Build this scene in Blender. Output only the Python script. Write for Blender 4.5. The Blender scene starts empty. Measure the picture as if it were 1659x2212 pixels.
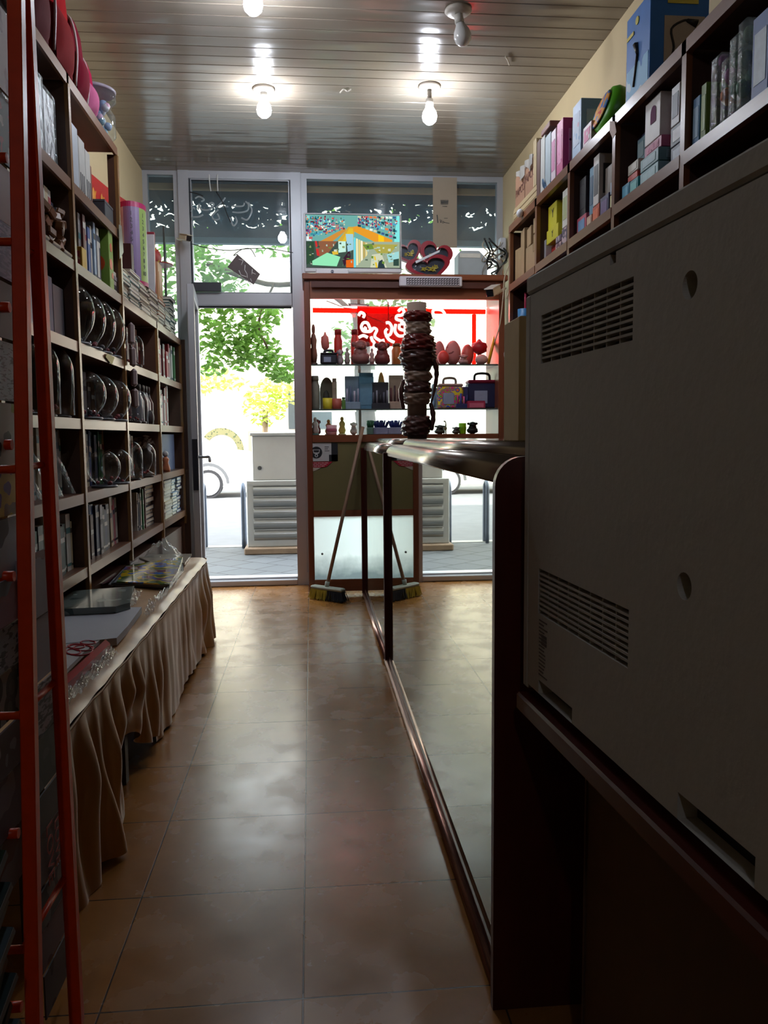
import bpy, bmesh, math, random
from mathutils import Vector, Matrix, Euler
random.seed(7)
SC = bpy.context.scene
COL = SC.collection
PI = math.pi
# ------------------------------------------------------------------ camera
CAMZ, F, YAW, PITCH, ROLL = 1.129, 1736.0, .08968, .09424, -.00883
cy, sy, cp, sp = math.cos(YAW), math.sin(YAW), math.cos(PITCH), math.sin(PITCH)
FW = Vector((sy*cp, cy*cp, -sp)); R0 = Vector((cy, -sy, 0)); U0 = R0.cross(FW)
RT = R0*math.cos(ROLL) + U0*math.sin(ROLL); UP = -R0*math.sin(ROLL) + U0*math.cos(ROLL)
EYE = Vector((0, 0, CAMZ))
cam = bpy.data.cameras.new('camera'); co = bpy.data.objects.new('camera', cam); COL.objects.link(co)
cam.sensor_fit = 'HORIZONTAL'; cam.sensor_width = 36; cam.lens = 36*F/1659; cam.clip_start = .02; cam.clip_end = 200
mx = Matrix((RT, UP, -FW)).transposed().to_4x4(); mx.translation = EYE; co.matrix_world = mx
SC.camera = co
def at(px, py, X=None, Y=None, Z=None):
    """measured point of the photograph on a plane of the room"""
    d = FW + RT*((px-829.5)/F) - UP*((py-1106)/F)
    t = X/d.x if X is not None else Y/d.y if Y is not None else (Z-CAMZ)/d.z
    return EYE + d*t
def rc(x0, y0, x1, y1, Y):
    a = at(x0, y1, Y=Y); b = at(x1, y0, Y=Y)
    return min(a.x, b.x), max(a.x, b.x), min(a.z, b.z), max(a.z, b.z)
# ------------------------------------------------------------------ materials
def lin(h):
    h = h.lstrip('#'); c = [int(h[i:i+2], 16)/255 for i in (0, 2, 4)]
    return tuple((x/12.92 if x <= .04045 else ((x+.055)/1.055)**2.4) for x in c)+(1,)
MC = {}
def newmat(name):
    m = bpy.data.materials.new(name); m.use_nodes = True
    nt = m.node_tree; nt.nodes.clear()
    out = nt.nodes.new('ShaderNodeOutputMaterial')
    return m, nt, out
def N(nt, t, **kw):
    n = nt.nodes.new('ShaderNode'+t)
    for k, v in kw.items():
        if k in n.inputs: n.inputs[k].default_value = v
        else: setattr(n, k, v)
    return n
def coords(nt, scale=(1, 1, 1), kind='Object'):
    tc = N(nt, 'TexCoord'); mp = N(nt, 'Mapping'); mp.inputs['Scale'].default_value = scale
    nt.links.new(tc.outputs[kind], mp.inputs['Vector']); return mp.outputs['Vector']
def mixc(nt, fac, a, b):
    m = N(nt, 'Mix', data_type='RGBA'); L = nt.links.new
    for s, v in ((m.inputs[0], fac), (m.inputs[6], a), (m.inputs[7], b)):
        if isinstance(v, (int, float, tuple)): s.default_value = v
        else: L(v, s)
    return m.outputs[2]
def M(col, rough=.55, metal=0, var=.14, scale=25, bump=0, spec=.5, emit=0, trans=0):
    """plain procedural surface: colour broken up by a little noise"""
    k = (col, rough, metal, var, scale, bump, spec, emit, trans)
    if k in MC: return MC[k]
    m, nt, out = newmat('surface_'+col.strip('#')); L = nt.links.new
    c = lin(col); v = coords(nt)
    no = N(nt, 'TexNoise', Scale=scale, Detail=3.0); L(v, no.inputs['Vector'])
    a = tuple(x*(1-var) for x in c[:3])+(1,); b = tuple(min(1, x*(1+var)) for x in c[:3])+(1,)
    p = N(nt, 'BsdfPrincipled', Roughness=rough, Metallic=metal)
    p.inputs['Specular IOR Level'].default_value = spec
    col_s = mixc(nt, no.outputs['Fac'], a, b); L(col_s, p.inputs['Base Color'])
    if bump:
        bp = N(nt, 'Bump', Strength=bump, Distance=.01); L(no.outputs['Fac'], bp.inputs['Height']); L(bp.outputs['Normal'], p.inputs['Normal'])
    if emit:
        L(col_s, p.inputs['Emission Color']); p.inputs['Emission Strength'].default_value = emit
    if trans:
        tr = N(nt, 'BsdfTranslucent'); L(col_s, tr.inputs['Color']); ms = N(nt, 'MixShader', Fac=trans)
        L(p.outputs[0], ms.inputs[1]); L(tr.outputs[0], ms.inputs[2]); L(ms.outputs[0], out.inputs[0])
    else: L(p.outputs[0], out.inputs[0])
    MC[k] = m; return m
def wood(d, l, rough=.35, scale=6, axis=2, spec=.5):
    k = ('w', d, l, rough, scale, axis, spec)
    if k in MC: return MC[k]
    m, nt, out = newmat('wood_'+d.strip('#')); L = nt.links.new
    s = [scale*5]*3; s[axis] = scale*.35
    v = coords(nt, tuple(s)); no = N(nt, 'TexNoise', Scale=1.0, Detail=6.0, Distortion=.6); L(v, no.inputs['Vector'])
    p = N(nt, 'BsdfPrincipled', Roughness=rough); p.inputs['Specular IOR Level'].default_value = spec
    L(mixc(nt, no.outputs['Fac'], lin(d), lin(l)), p.inputs['Base Color']); L(p.outputs[0], out.inputs[0])
    MC[k] = m; return m
def pat(kind, cols, scale=12, rough=.6):
    """printed pattern: kind spots / blobs / text"""
    k = ('p', kind, cols, scale, rough)
    if k in MC: return MC[k]
    m, nt, out = newmat('print_'+kind); L = nt.links.new
    v = coords(nt)
    p = N(nt, 'BsdfPrincipled', Roughness=rough)
    cr = N(nt, 'ValToRGB'); cr.color_ramp.interpolation = 'CONSTANT'
    el = cr.color_ramp.elements
    n = len(cols)
    if kind == 'blobs':
        t = N(nt, 'TexNoise', Scale=scale, Detail=1.5); L(v, t.inputs['Vector']); src = t.outputs['Fac']; lo, hi = .36, .64
    elif kind == 'spots':
        t = N(nt, 'TexVoronoi', Scale=scale); L(v, t.inputs['Vector']); src = t.outputs['Distance']; lo, hi = .3, .6
    else:
        mp = N(nt, 'Mapping'); mp.inputs['Scale'].default_value = (scale, scale, scale*5)
        L(v, mp.inputs['Vector']); t = N(nt, 'TexNoise', Scale=4.0, Detail=2.0); L(mp.outputs['Vector'], t.inputs['Vector']); src = t.outputs['Fac']; lo, hi = .44, .56
    for i, c in enumerate(cols):
        pos = 0 if i == 0 else lo+(hi-lo)*(i-1)/max(1, n-2) if n > 2 else .5
        if i < 2: e = el[i]; e.position = pos
        else: e = el.new(pos)
        e.color = lin(c)
    L(src, cr.inputs[0]); L(cr.outputs[0], p.inputs['Base Color']); L(p.outputs[0], out.inputs[0])
    MC[k] = m; return m
def glass(tint='#ffffff', rough=0.0, dust=0.0, ior=1.45, bump=0, dustcol='#c8d0d4', dscale=6):
    k = ('g', tint, rough, dust, ior, bump, dustcol)
    if k in MC: return MC[k]
    m, nt, out = newmat('clear_glass'); L = nt.links.new
    fr = N(nt, 'Fresnel', IOR=ior); tr = N(nt, 'BsdfTransparent', Color=lin(tint)); gl = N(nt, 'BsdfGlossy', Roughness=rough)
    ge = N(nt, 'NewGeometry'); iv = N(nt, 'MapRange'); iv.inputs[3].default_value = ior; iv.inputs[4].default_value = 1/ior   # same film seen from either side
    L(ge.outputs['Backfacing'], iv.inputs[0]); L(iv.outputs[0], fr.inputs['IOR'])
    ms = N(nt, 'MixShader'); L(fr.outputs[0], ms.inputs[0]); L(tr.outputs[0], ms.inputs[1]); L(gl.outputs[0], ms.inputs[2]); o = ms.outputs[0]
    v = coords(nt); no = N(nt, 'TexNoise', Scale=dscale, Detail=4.0); L(v, no.inputs['Vector'])
    if bump:
        bp = N(nt, 'Bump', Strength=bump, Distance=.02); L(no.outputs['Fac'], bp.inputs['Height'])
        L(bp.outputs['Normal'], gl.inputs['Normal']); L(bp.outputs['Normal'], fr.inputs['Normal'])
    if dust:
        df = N(nt, 'BsdfTranslucent', Color=lin(dustcol)); dd = N(nt, 'BsdfDiffuse', Color=lin(dustcol)); m2 = N(nt, 'MixShader', Fac=.4)
        L(df.outputs[0], m2.inputs[1]); L(dd.outputs[0], m2.inputs[2])
        mu = N(nt, 'Math', operation='MULTIPLY'); mu.inputs[1].default_value = dust*2; L(no.outputs['Fac'], mu.inputs[0])
        m3 = N(nt, 'MixShader'); L(mu.outputs[0], m3.inputs[0]); L(o, m3.inputs[1]); L(m2.outputs[0], m3.inputs[2]); o = m3.outputs[0]
    L(o, out.inputs[0]); MC[k] = m; return m
def glow(col, s):
    k = ('e', col, s)
    if k in MC: return MC[k]
    m, nt, out = newmat('glowing'); e = N(nt, 'Emission', Color=lin(col), Strength=s)
    nt.links.new(e.outputs[0], out.inputs[0]); MC[k] = m; return m
# ------------------------------------------------------------------ mesh builder
class MB:
    def __init__(s): s.v = []; s.f = []; s.m = []; s.sm = []
    def add(s, vs, fs, m=0, smooth=False):
        b = len(s.v); s.v += [tuple(x) for x in vs]
        for f in fs: s.f.append([b+i for i in f]); s.m.append(m); s.sm.append(smooth)
        return s
    def box(s, x0, x1, y0, y1, z0, z1, m=0, mat=None, c=0, tops=None):
        """box; c chamfers its edges; mat (Matrix) is applied about the origin of the given numbers"""
        if x0 > x1: x0, x1 = x1, x0
        if y0 > y1: y0, y1 = y1, y0
        if z0 > z1: z0, z1 = z1, z0
        if c:
            c = min(c, (x1-x0)*.45, (y1-y0)*.45, (z1-z0)*.45)
            bm = bmesh.new(); bmesh.ops.create_cube(bm, size=1)
            bmesh.ops.scale(bm, vec=(x1-x0, y1-y0, z1-z0), verts=bm.verts)
            bmesh.ops.bevel(bm, geom=bm.edges[:], offset=c, segments=1, affect='EDGES')
            ce = Vector(((x0+x1)/2, (y0+y1)/2, (z0+z1)/2))
            bm.verts.ensure_lookup_table(); bm.verts.index_update()
            vs = [v.co+ce for v in bm.verts]; fs = [[v.index for v in f.verts] for f in bm.faces]; bm.free()
        else:
            vs = [Vector(p) for p in ((x0, y0, z0), (x1, y0, z0), (x1, y1, z0), (x0, y1, z0), (x0, y0, z1), (x1, y0, z1), (x1, y1, z1), (x0, y1, z1))]
            fs = [(0, 3, 2, 1), (4, 5, 6, 7), (0, 1, 5, 4), (1, 2, 6, 5), (2, 3, 7, 6), (3, 0, 4, 7)]
        if mat is not None: vs = [mat @ v for v in vs]
        return s.add(vs, fs, m)
    def quad(s, a, b, c, d, m=0): return s.add([a, b, c, d], [(0, 1, 2, 3)], m)
    def poly(s, pts, m=0): return s.add(pts, [list(range(len(pts)))], m)
    def prism(s, pts, d, m=0, smooth=False):
        """outline pts (3-D) pushed along vector d"""
        n = len(pts); d = Vector(d); vs = [Vector(p) for p in pts]+[Vector(p)+d for p in pts]
        s.add(vs, [list(range(n))[::-1], list(range(n, 2*n))], m)
        return s.add(vs, [(i, (i+1) % n, n+(i+1) % n, n+i) for i in range(n)], m, smooth)
    def tube(s, path, r, n=8, m=0, smooth=True, closed=False):
        P = [Vector(p) for p in path]; rs = r if isinstance(r, (list, tuple)) else [r]*len(P)
        vs = []; up = None
        for i, p in enumerate(P):
            t = (P[min(i+1, len(P)-1)]-P[max(i-1, 0)])
            if t.length < 1e-9: t = Vector((0, 0, 1))
            t.normalize()
            if up is None: up = t.orthogonal().normalized()
            up = (up-t*up.dot(t))
            up = up.normalized() if up.length > 1e-6 else t.orthogonal().normalized()
            w = t.cross(up)
            for k in range(n):
                a = 2*PI*k/n; vs.append(p+(up*math.cos(a)+w*math.sin(a))*rs[i])
        fs = [(i*n+k, i*n+(k+1) % n, (i+1)*n+(k+1) % n, (i+1)*n+k) for i in range(len(P)-1) for k in range(n)]
        s.add(vs, fs, m, smooth)
        return s.add(vs, [list(range(n))[::-1], list(range((len(P)-1)*n, len(P)*n))], m)
    def cyl(s, a, b, r0, r1=None, n=16, m=0): return s.tube([a, b], [r0, r0 if r1 is None else r1], n, m)
    def lathe(s, c, prof, n=20, m=0, smooth=True, ax=None, wob=None, ms=None):
        """profile [(r,z)] turned about the vertical through c"""
        c = Vector(c); vs = []
        for j, (r, z) in enumerate(prof):
            for k in range(n):
                a = 2*PI*k/n; q = r*(wob(j, k) if wob else 1)
                p = Vector((q*math.cos(a), q*math.sin(a), z)); vs.append(c+(ax @ p if ax is not None else p))
        base = len(s.v); s.v += [tuple(x) for x in vs]
        for j in range(len(prof)-1):
            for k in range(n):
                s.f.append([base+j*n+k, base+j*n+(k+1) % n, base+(j+1)*n+(k+1) % n, base+(j+1)*n+k]); s.m.append(ms[j] if ms else m); s.sm.append(smooth)
        for j, rev in ((0, True), (len(prof)-1, False)):
            if prof[j][0] > 1e-4:
                f = [base+j*n+k for k in range(n)]; s.f.append(f[::-1] if rev else f); s.m.append(ms[min(j, len(prof)-2)] if ms else m); s.sm.append(False)
        return s
    def ball(s, c, r, n=14, m=0, wob=None):
        rx, ry, rz = r if isinstance(r, (tuple, list)) else (r, r, r); h = n//2+1
        vs = []
        for j in range(h+1):
            t = PI*j/h
            for k in range(n):
                a = 2*PI*k/n; q = wob(j, k) if wob else 1
                vs.append((c[0]+rx*q*math.sin(t)*math.cos(a), c[1]+ry*q*math.sin(t)*math.sin(a), c[2]-rz*q*math.cos(t)))
        return s.add(vs, [(j*n+k, j*n+(k+1) % n, (j+1)*n+(k+1) % n, (j+1)*n+k) for j in range(h) for k in range(n)], m, True)
    def grid(s, fn, nu, nv, m=0, smooth=True):
        vs = [fn(i/nu, j/nv) for j in range(nv+1) for i in range(nu+1)]; w = nu+1
        return s.add(vs, [(j*w+i, j*w+i+1, (j+1)*w+i+1, (j+1)*w+i) for j in range(nv) for i in range(nu)], m, smooth)
    def mesh(s, name, mats, off):
        me = bpy.data.meshes.new(name)
        me.from_pydata([(x-off[0], y-off[1], z-off[2]) for x, y, z in s.v], [], s.f)
        for m in mats: me.materials.append(m)
        me.polygons.foreach_set('material_index', s.m); me.polygons.foreach_set('use_smooth', s.sm)
        me.update(); me.validate()
        bm = bmesh.new(); bm.from_mesh(me)
        bmesh.ops.remove_doubles(bm, verts=bm.verts, dist=1e-6)
        bmesh.ops.recalc_face_normals(bm, faces=bm.faces); bm.to_mesh(me); bm.free()
        return me
    def base(s):
        xs, ys, zs = zip(*s.v); return Vector(((min(xs)+max(xs))/2, (min(ys)+max(ys))/2, min(zs)))
    def part(s, name, parent, mats, label=None):
        mats = mats if isinstance(mats, (list, tuple)) else [mats]
        w = WL[parent.name]; b = s.base()
        o = bpy.data.objects.new(name, s.mesh(name, mats, b)); COL.objects.link(o)
        o.parent = parent; o.location = b-w; WL[o.name] = b
        if label: o['label'] = label
        return o
    def thing(s, name, label, cat, mats, group=None, kind=None):
        mats = mats if isinstance(mats, (list, tuple)) else [mats]
        b = s.base(); o = bpy.data.objects.new(name, s.mesh(name, mats, b)); COL.objects.link(o)
        o.location = b; WL[o.name] = b; tag(o, label, cat, group, kind); return o
    def struct(s, name, mats, parent=None):
        mats = mats if isinstance(mats, (list, tuple)) else [mats]
        if parent is not None: return s.part(name, parent, mats)
        b = s.base(); o = bpy.data.objects.new(name, s.mesh(name, mats, b)); COL.objects.link(o)
        o.location = b; WL[o.name] = b; o['kind'] = 'structure'; return o
WL = {}
def tag(o, label, cat, group=None, kind=None):
    if label: o['label'] = label
    if cat: o['category'] = cat
    if group: o['group'] = group
    if kind: o['kind'] = kind
def thing(name, label, cat, loc, group=None):
    o = bpy.data.objects.new(name, None); COL.objects.link(o); o.empty_display_size = .05
    o.location = loc; WL[o.name] = Vector(loc); tag(o, label, cat, group); return o
ORD = 'first second third fourth fifth sixth seventh eighth ninth tenth eleventh twelfth thirteenth fourteenth fifteenth sixteenth seventeenth eighteenth'.split()
def B(*a, **k): return MB().box(*a, **k)
def text_mesh(txt, size, name='lettering'):
    cu = bpy.data.curves.new('t', 'FONT'); cu.body = txt; cu.size = size; cu.extrude = .0004; cu.align_x = 'CENTER'; cu.align_y = 'CENTER'
    o = bpy.data.objects.new('t', cu); COL.objects.link(o)
    dg = bpy.context.evaluated_depsgraph_get(); me = bpy.data.meshes.new_from_object(o.evaluated_get(dg))
    vs = [v.co.copy() for v in me.vertices]; fs = [list(p.vertices) for p in me.polygons]
    bpy.data.objects.remove(o); bpy.data.curves.remove(cu); bpy.data.meshes.remove(me)
    return vs, fs
def write(mb, txt, size, c, ux, uy, m=0):
    vs, fs = text_mesh(txt, size); c = Vector(c); ux = Vector(ux).normalized(); uy = Vector(uy).normalized(); n = ux.cross(uy)
    return mb.add([c+ux*v.x+uy*v.y+n*v.z for v in vs], fs, m)
def smooth_path(pts, k=4):
    P = [Vector(p) for p in pts]; out = []
    for i in range(len(P)-1):
        p0, p1, p2, p3 = P[max(i-1, 0)], P[i], P[i+1], P[min(i+2, len(P)-1)]
        for j in range(k):
            t = j/k; out.append(.5*((2*p1)+(p2-p0)*t+(2*p0-5*p1+4*p2-p3)*t*t+(3*p1-p0-3*p2+p3)*t**3))
    return out+[P[-1]]
SKY, SUN, EXPO = 3.0, 4.5, 1.42
# ================================================================== SETTING
XL, XR, ZC, YF = -1.18, 1.47, 3.06, 6.16
def floor_mat():
    m, nt, out = newmat('glazed_floor_tile'); L = nt.links.new
    v = coords(nt); br = N(nt, 'TexBrick', offset=0.0); br.inputs['Scale'].default_value = 1
    br.inputs['Brick Width'].default_value = .4; br.inputs['Row Height'].default_value = .4; br.inputs['Mortar Size'].default_value = .0022
    br.inputs['Mortar Smooth'].default_value = .3
    L(v, br.inputs['Vector'])
    br.inputs['Color1'].default_value = lin('#966630'); br.inputs['Color2'].default_value = lin('#8f602e'); br.inputs['Mortar'].default_value = lin('#3a2a1c')
    no = N(nt, 'TexNoise', Scale=3.2, Detail=6.0, Roughness=.65); L(v, no.inputs['Vector'])
    cr = N(nt, 'ValToRGB'); cr.color_ramp.elements[0].position = .38; cr.color_ramp.elements[1].position = .62
    cr.color_ramp.elements[0].color = (.62, .58, .54, 1); cr.color_ramp.elements[1].color = (1, 1, 1, 1); L(no.outputs['Fac'], cr.inputs[0])
    mu = N(nt, 'Mix', data_type='RGBA', blend_type='MULTIPLY'); mu.inputs[0].default_value = .5
    L(br.outputs['Color'], mu.inputs[6]); L(cr.outputs[0], mu.inputs[7])
    n2 = N(nt, 'TexNoise', Scale=7.0, Detail=5.0); L(v, n2.inputs['Vector'])
    mr = N(nt, 'MapRange'); mr.inputs[1].default_value = .3; mr.inputs[2].default_value = .7; mr.inputs[3].default_value = .2; mr.inputs[4].default_value = .32
    L(n2.outputs['Fac'], mr.inputs[0])
    p = N(nt, 'BsdfPrincipled'); p.inputs['Specular IOR Level'].default_value = .45; L(mu.outputs[2], p.inputs['Base Color']); L(mr.outputs[0], p.inputs['Roughness'])
    bp = N(nt, 'Bump', Strength=.35, Distance=.002); bp.invert = True; L(br.outputs['Fac'], bp.inputs['Height']); L(bp.outputs['Normal'], p.inputs['Normal'])
    L(p.outputs[0], out.inputs[0]); return m
fl = B(-1.6, 1.9, -3, 6.12, -.1, 0).struct('floor', floor_mat())
me = fl.data
sh = Vector((-1.6+1.635+.0-.0, 0, 0))
for v in me.vertices: pass
# object coordinates of the tile pattern: move the object's origin onto a tile corner
corner = Vector((-.035, 1.532, 0)); dlt = corner-fl.location
for v in me.vertices: v.co -= dlt
fl.location = corner; WL[fl.name] = corner
cream = M('#c8b48c', .75, var=.06, scale=6); grey_wall = M('#b9b4a6', .8, var=.06, scale=5)
B(XL-.15, XL, -3, 6.3, 0, ZC).struct('wall_left', cream)
B(XR, XR+.15, -3, 6.3, 0, ZC).struct('wall_right', cream)
B(XL-.2, XR+.2, -3.1, -3, 0, ZC).struct('wall_back', M('#4a3c30', .85))
# ceiling: glossy plastic slats running across the room
mb = MB(); y = -3.0
yy = [3.93-.1*70+.1*i for i in range(0, 95)]
yy = [t for t in yy if -3.05 < t < 6.3]
for i in range(len(yy)-1):
    a, b = yy[i], yy[i+1]; g = .004; z = ZC
    pr = [(a, z), (a+g, z-.006 if 1 else z), (b-g*1.2, z-.0065), (b, z)]
    x0, x1 = XL-.15, XR+.15
    for k in range(3): mb.quad((x0, pr[k][0], pr[k][1]), (x1, pr[k][0], pr[k][1]), (x1, pr[k+1][0], pr[k+1][1]), (x0, pr[k+1][0], pr[k+1][1]))
mb.box(XL-.2, XR+.2, -3.1, 6.3, ZC+.002, ZC+.1)
def ceil_mat():
    m, nt, out = newmat('ceiling_slats'); L = nt.links.new
    v = coords(nt, (.35, 11, 3)); no = N(nt, 'TexNoise', Scale=1.0, Detail=3.0); L(v, no.inputs['Vector'])
    p = N(nt, 'BsdfPrincipled', Roughness=.17, IOR=1.6); L(mixc(nt, no.outputs['Fac'], lin('#7d7264'), lin('#93887a')), p.inputs['Base Color'])
    v2 = coords(nt, (1.2, 6, 1)); n2 = N(nt, 'TexNoise', Scale=1.6, Detail=1.0); L(v2, n2.inputs['Vector'])
    bp = N(nt, 'Bump', Strength=.22, Distance=.03); L(n2.outputs['Fac'], bp.inputs['Height']); L(bp.outputs['Normal'], p.inputs['Normal'])
    L(p.outputs[0], out.inputs[0]); return m
mb.struct('ceiling', ceil_mat())
# front of the building round the shop window (also what shades the pavement)
fac = M('#b8aa94', .8, var=.1, scale=3)
MB().box(-9, XL-.15, 6.2, 6.5, 0, 12).box(XR+.15, 9, 6.2, 6.5, 0, 12).box(XL-.15, XR+.15, 6.2, 6.5, ZC+.1, 12).struct('wall_front', fac)
alu = M('#b4b7bd', .42, metal=.35, var=.05, scale=8); dark_seal = M('#20242a', .6)
alu_w = M('#c3c6cc', .38, metal=.2, var=.05, scale=8)
def empty_struct(name, loc):
    o = bpy.data.objects.new(name, None); COL.objects.link(o); o.location = loc; WL[o.name] = Vector(loc); o['kind'] = 'structure'; return o
pane = glass('#e9f2f2', 0, dust=.10, dscale=3); pane_clean = glass('#f4faf8', 0, dust=.03)
# door ----------------------------------------------------------------
d = empty_struct('door_1', (-.48, YF, 0))
fr = MB().box(-.926, -.85, YF-.05, YF+.05, 0, ZC).box(-.117, -.043, YF-.05, YF+.05, 0, ZC).box(-.85, -.117, YF-.045, YF+.045, 3.0, ZC)
fr.box(-.85, -.117, YF-.05, YF+.05, 2.095, 2.19, c=.006)
fr.part('frame', d, alu)
MB().box(-.85, -.117, YF-.06, YF+.07, 0, .045, c=.006).box(-.85, -.117, YF-.02, YF+.09, .045, .06).part('threshold', d, alu_w)
s = MB()
for q in ((-.85, -.84, 2.19, 3.0), (-.127, -.117, 2.19, 3.0)): s.box(q[0], q[1], YF-.02, YF+.02, q[2], q[3])
s.box(-.84, -.127, YF-.02, YF+.02, 2.99, 3.0).box(-.84, -.127, YF-.02, YF+.02, 2.085, 2.095)
s.part('seal', d, dark_seal)
# open leaf, swung into the shop
hx, hy, ex, ey = -.848, 6.10, -.79, 5.44
u = Vector((ex-hx, ey-hy, 0)); LW = u.length; u.normalize(); w = Vector((-u.y, u.x, 0))
T = Matrix((( u.x, w.x, 0, hx), (u.y, w.y, 0, hy), (0, 0, 1, 0), (0, 0, 0, 1)))
lf = MB()
for a, b, z0, z1 in ((0, .07, .03, 2.13), (LW-.07, LW, .03, 2.13), (.07, LW-.07, .03, .16), (.07, LW-.07, 2.05, 2.13)):
    lf.box(a, b, 0, .045, z0, z1, mat=T, c=.004)
leaf = lf.part('leaf', d, alu)
B(.07, LW-.07, .018, .026, .16, 2.05, mat=T).part('pane', leaf, pane_clean)
B(LW-.002, LW+.006, .006, .04, .78, 1.12, mat=T).part('lock_plate', leaf, M('#3a3d44', .35, metal=.7))
hd = MB().tube([T @ Vector((LW-.035, .0+.045, 1.0)), T @ Vector((LW-.035, .10, 1.0))], .009)
hd.tube(smooth_path([T @ Vector((LW-.035, .095, 1.0)), T @ Vector((LW-.05, .11, 1.0)), T @ Vector((LW-.13, .112, .985)), T @ Vector((LW-.15, .112, .965))]), .010)
hd.part('handle', leaf, M('#8d8f94', .3, metal=.8))
# windows -----------------------------------------------------------------
def window(name, x0, x1, z0, z1, fw, mat):
    o = empty_struct(name, ((x0+x1)/2, YF, z0))
    f = MB()
    for a in ((x0, x0+fw, z0, z1), (x1-fw, x1, z0, z1), (x0+fw, x1-fw, z1-fw, z1), (x0+fw, x1-fw, z0, z0+fw)): f.box(a[0], a[1], YF-.03, YF+.03, a[2], a[3])
    f.part('frame', o, alu); B(x0+fw, x1-fw, YF-.003, YF+.003, z0+fw, z1-fw).part('pane', o, mat)
    return o
window('window_1', -.84, -.127, 2.19, 3.0, .006, pane)
window('window_2', XL, -.926, .1, ZC, .035, pane)
window('window_3', -.043, XR, .1, ZC, .045, pane)
B(XL, -.926, YF-.05, YF+.05, 0, .1).struct('trim_1', alu); B(-.043, XR, YF-.05, YF+.05, 0, .1).struct('trim_2', alu)
# ================================================================== STREET
def pave_mat():
    m, nt, out = newmat('pavement_slabs'); L = nt.links.new
    v = coords(nt); mp = N(nt, 'Mapping'); mp.inputs['Rotation'].default_value = (0, 0, .7); L(v, mp.inputs['Vector'])
    br = N(nt, 'TexBrick', offset=.5); br.inputs['Brick Width'].default_value = .3; br.inputs['Row Height'].default_value = .3; br.inputs['Scale'].default_value = 1; br.inputs['Mortar Size'].default_value = .008
    br.inputs['Color1'].default_value = lin('#585c60'); br.inputs['Color2'].default_value = lin('#4e5256'); br.inputs['Mortar'].default_value = lin('#2e3033')
    L(mp.outputs[0], br.inputs['Vector']); p = N(nt, 'BsdfPrincipled', Roughness=.8); L(br.outputs[0], p.inputs['Base Color']); L(p.outputs[0], out.inputs[0]); return m
B(-12, 12, 6.2, 8.35, -.3, -.005).struct('ground_1', pave_mat()).name = 'sidewalk'
B(-12, 12, 8.35, 8.5, -.3, 0).struct('curb', M('#9a9a96', .85, scale=8))
B(-14, 14, 8.5, 40, -.3, -.1).struct('road', M('#66686c', .9, var=.2, scale=4))
def awning_mat():
    m, nt, out = newmat('awning_cloth'); L = nt.links.new
    v = coords(nt, (1, 1, 1.5)); no = N(nt, 'TexNoise', Scale=17.0, Detail=1.0, Distortion=.8); L(v, no.inputs['Vector'])
    th = N(nt, 'Math', operation='GREATER_THAN'); th.inputs[1].default_value = .60; L(no.outputs['Fac'], th.inputs[0])  # clear spots stand in for sunlight dappled through leaves onto the cloth
    sep = N(nt, 'SeparateXYZ'); tc = N(nt, 'TexCoord'); L(tc.outputs['Object'], sep.inputs[0])
    lo = N(nt, 'Math', operation='LESS_THAN'); lo.inputs[1].default_value = .27; L(sep.outputs['Z'], lo.inputs[0])
    hi = N(nt, 'Math', operation='GREATER_THAN'); hi.inputs[1].default_value = .07; L(sep.outputs['Z'], hi.inputs[0])
    m1 = N(nt, 'Math', operation='MULTIPLY'); L(th.outputs[0], m1.inputs[0]); L(lo.outputs[0], m1.inputs[1])
    m2 = N(nt, 'Math', operation='MULTIPLY'); L(m1.outputs[0], m2.inputs[0]); L(hi.outputs[0], m2.inputs[1])
    p = N(nt, 'BsdfPrincipled', Roughness=.8); p.inputs['Base Color'].default_value = lin('#43596a')
    tl = N(nt, 'BsdfTranslucent', Color=lin('#3c5a68')); ms0 = N(nt, 'MixShader', Fac=.10); L(p.outputs[0], ms0.inputs[1]); L(tl.outputs[0], ms0.inputs[2])
    t = N(nt, 'BsdfTransparent'); ms = N(nt, 'MixShader'); L(m2.outputs[0], ms.inputs[0]); L(ms0.outputs[0], ms.inputs[1]); L(t.outputs[0], ms.inputs[2]); L(ms.outputs[0], out.inputs[0]); return m
mb = MB(); mb.quad((-4, 6.62, 2.70), (4, 6.62, 2.70), (4, 6.5, 3.3), (-4, 6.5, 3.3)); mb.quad((-4, 6.64, 2.70), (4, 6.64, 2.70), (4, 6.52, 3.3), (-4, 6.52, 3.3))
aw = thing('awning', 'dark blue cloth awning valance with see-through spots imitating sun dapples above the shop front', 'awning', (0, 6.6, 2.7))
mb.part('valance', aw, awning_mat()); B(-4, 4, 6.6, 6.66, 2.655, 2.70).part('hem_bar', aw, M('#56788a', .6))
B(-4, 4, 6.34, 6.37, 2.985, 3.03).part('batten', aw, wood('#9a7c5a', '#c4a078', .6, 6, 0))
# street cabinet
sc = thing('street_cabinet', 'dented grey steel utility cabinet on a stone plinth outside the open door', 'cabinet', (-.31, 8.05, -.005))
stl = M('#b3b5b4', .38, metal=.45, var=.08, scale=6, bump=.15); stl_d = M('#8f9190', .3, metal=.6, var=.1, scale=5, bump=.35)
B(-.66, .04, 7.78, 8.33, -.005, .06, c=.01).part('plinth', sc, M('#8d7a68', .9, var=.25, scale=14, bump=.4))
B(-.63, .01, 7.86, 8.26, .06, .71, c=.006).part('lower_body', sc, stl)
lp = MB()
for i in range(5):
    z0 = .125+i*.108
    prof = [(7.86-.028*math.sin(PI*t/8)**.8, z0+.10*t/8) for t in range(9)]
    for k in range(8): lp.quad((-.565, prof[k][0], prof[k][1]), (-.055, prof[k][0], prof[k][1]), (-.055, prof[k+1][0], prof[k+1][1]), (-.565, prof[k+1][0], prof[k+1][1]))
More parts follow.
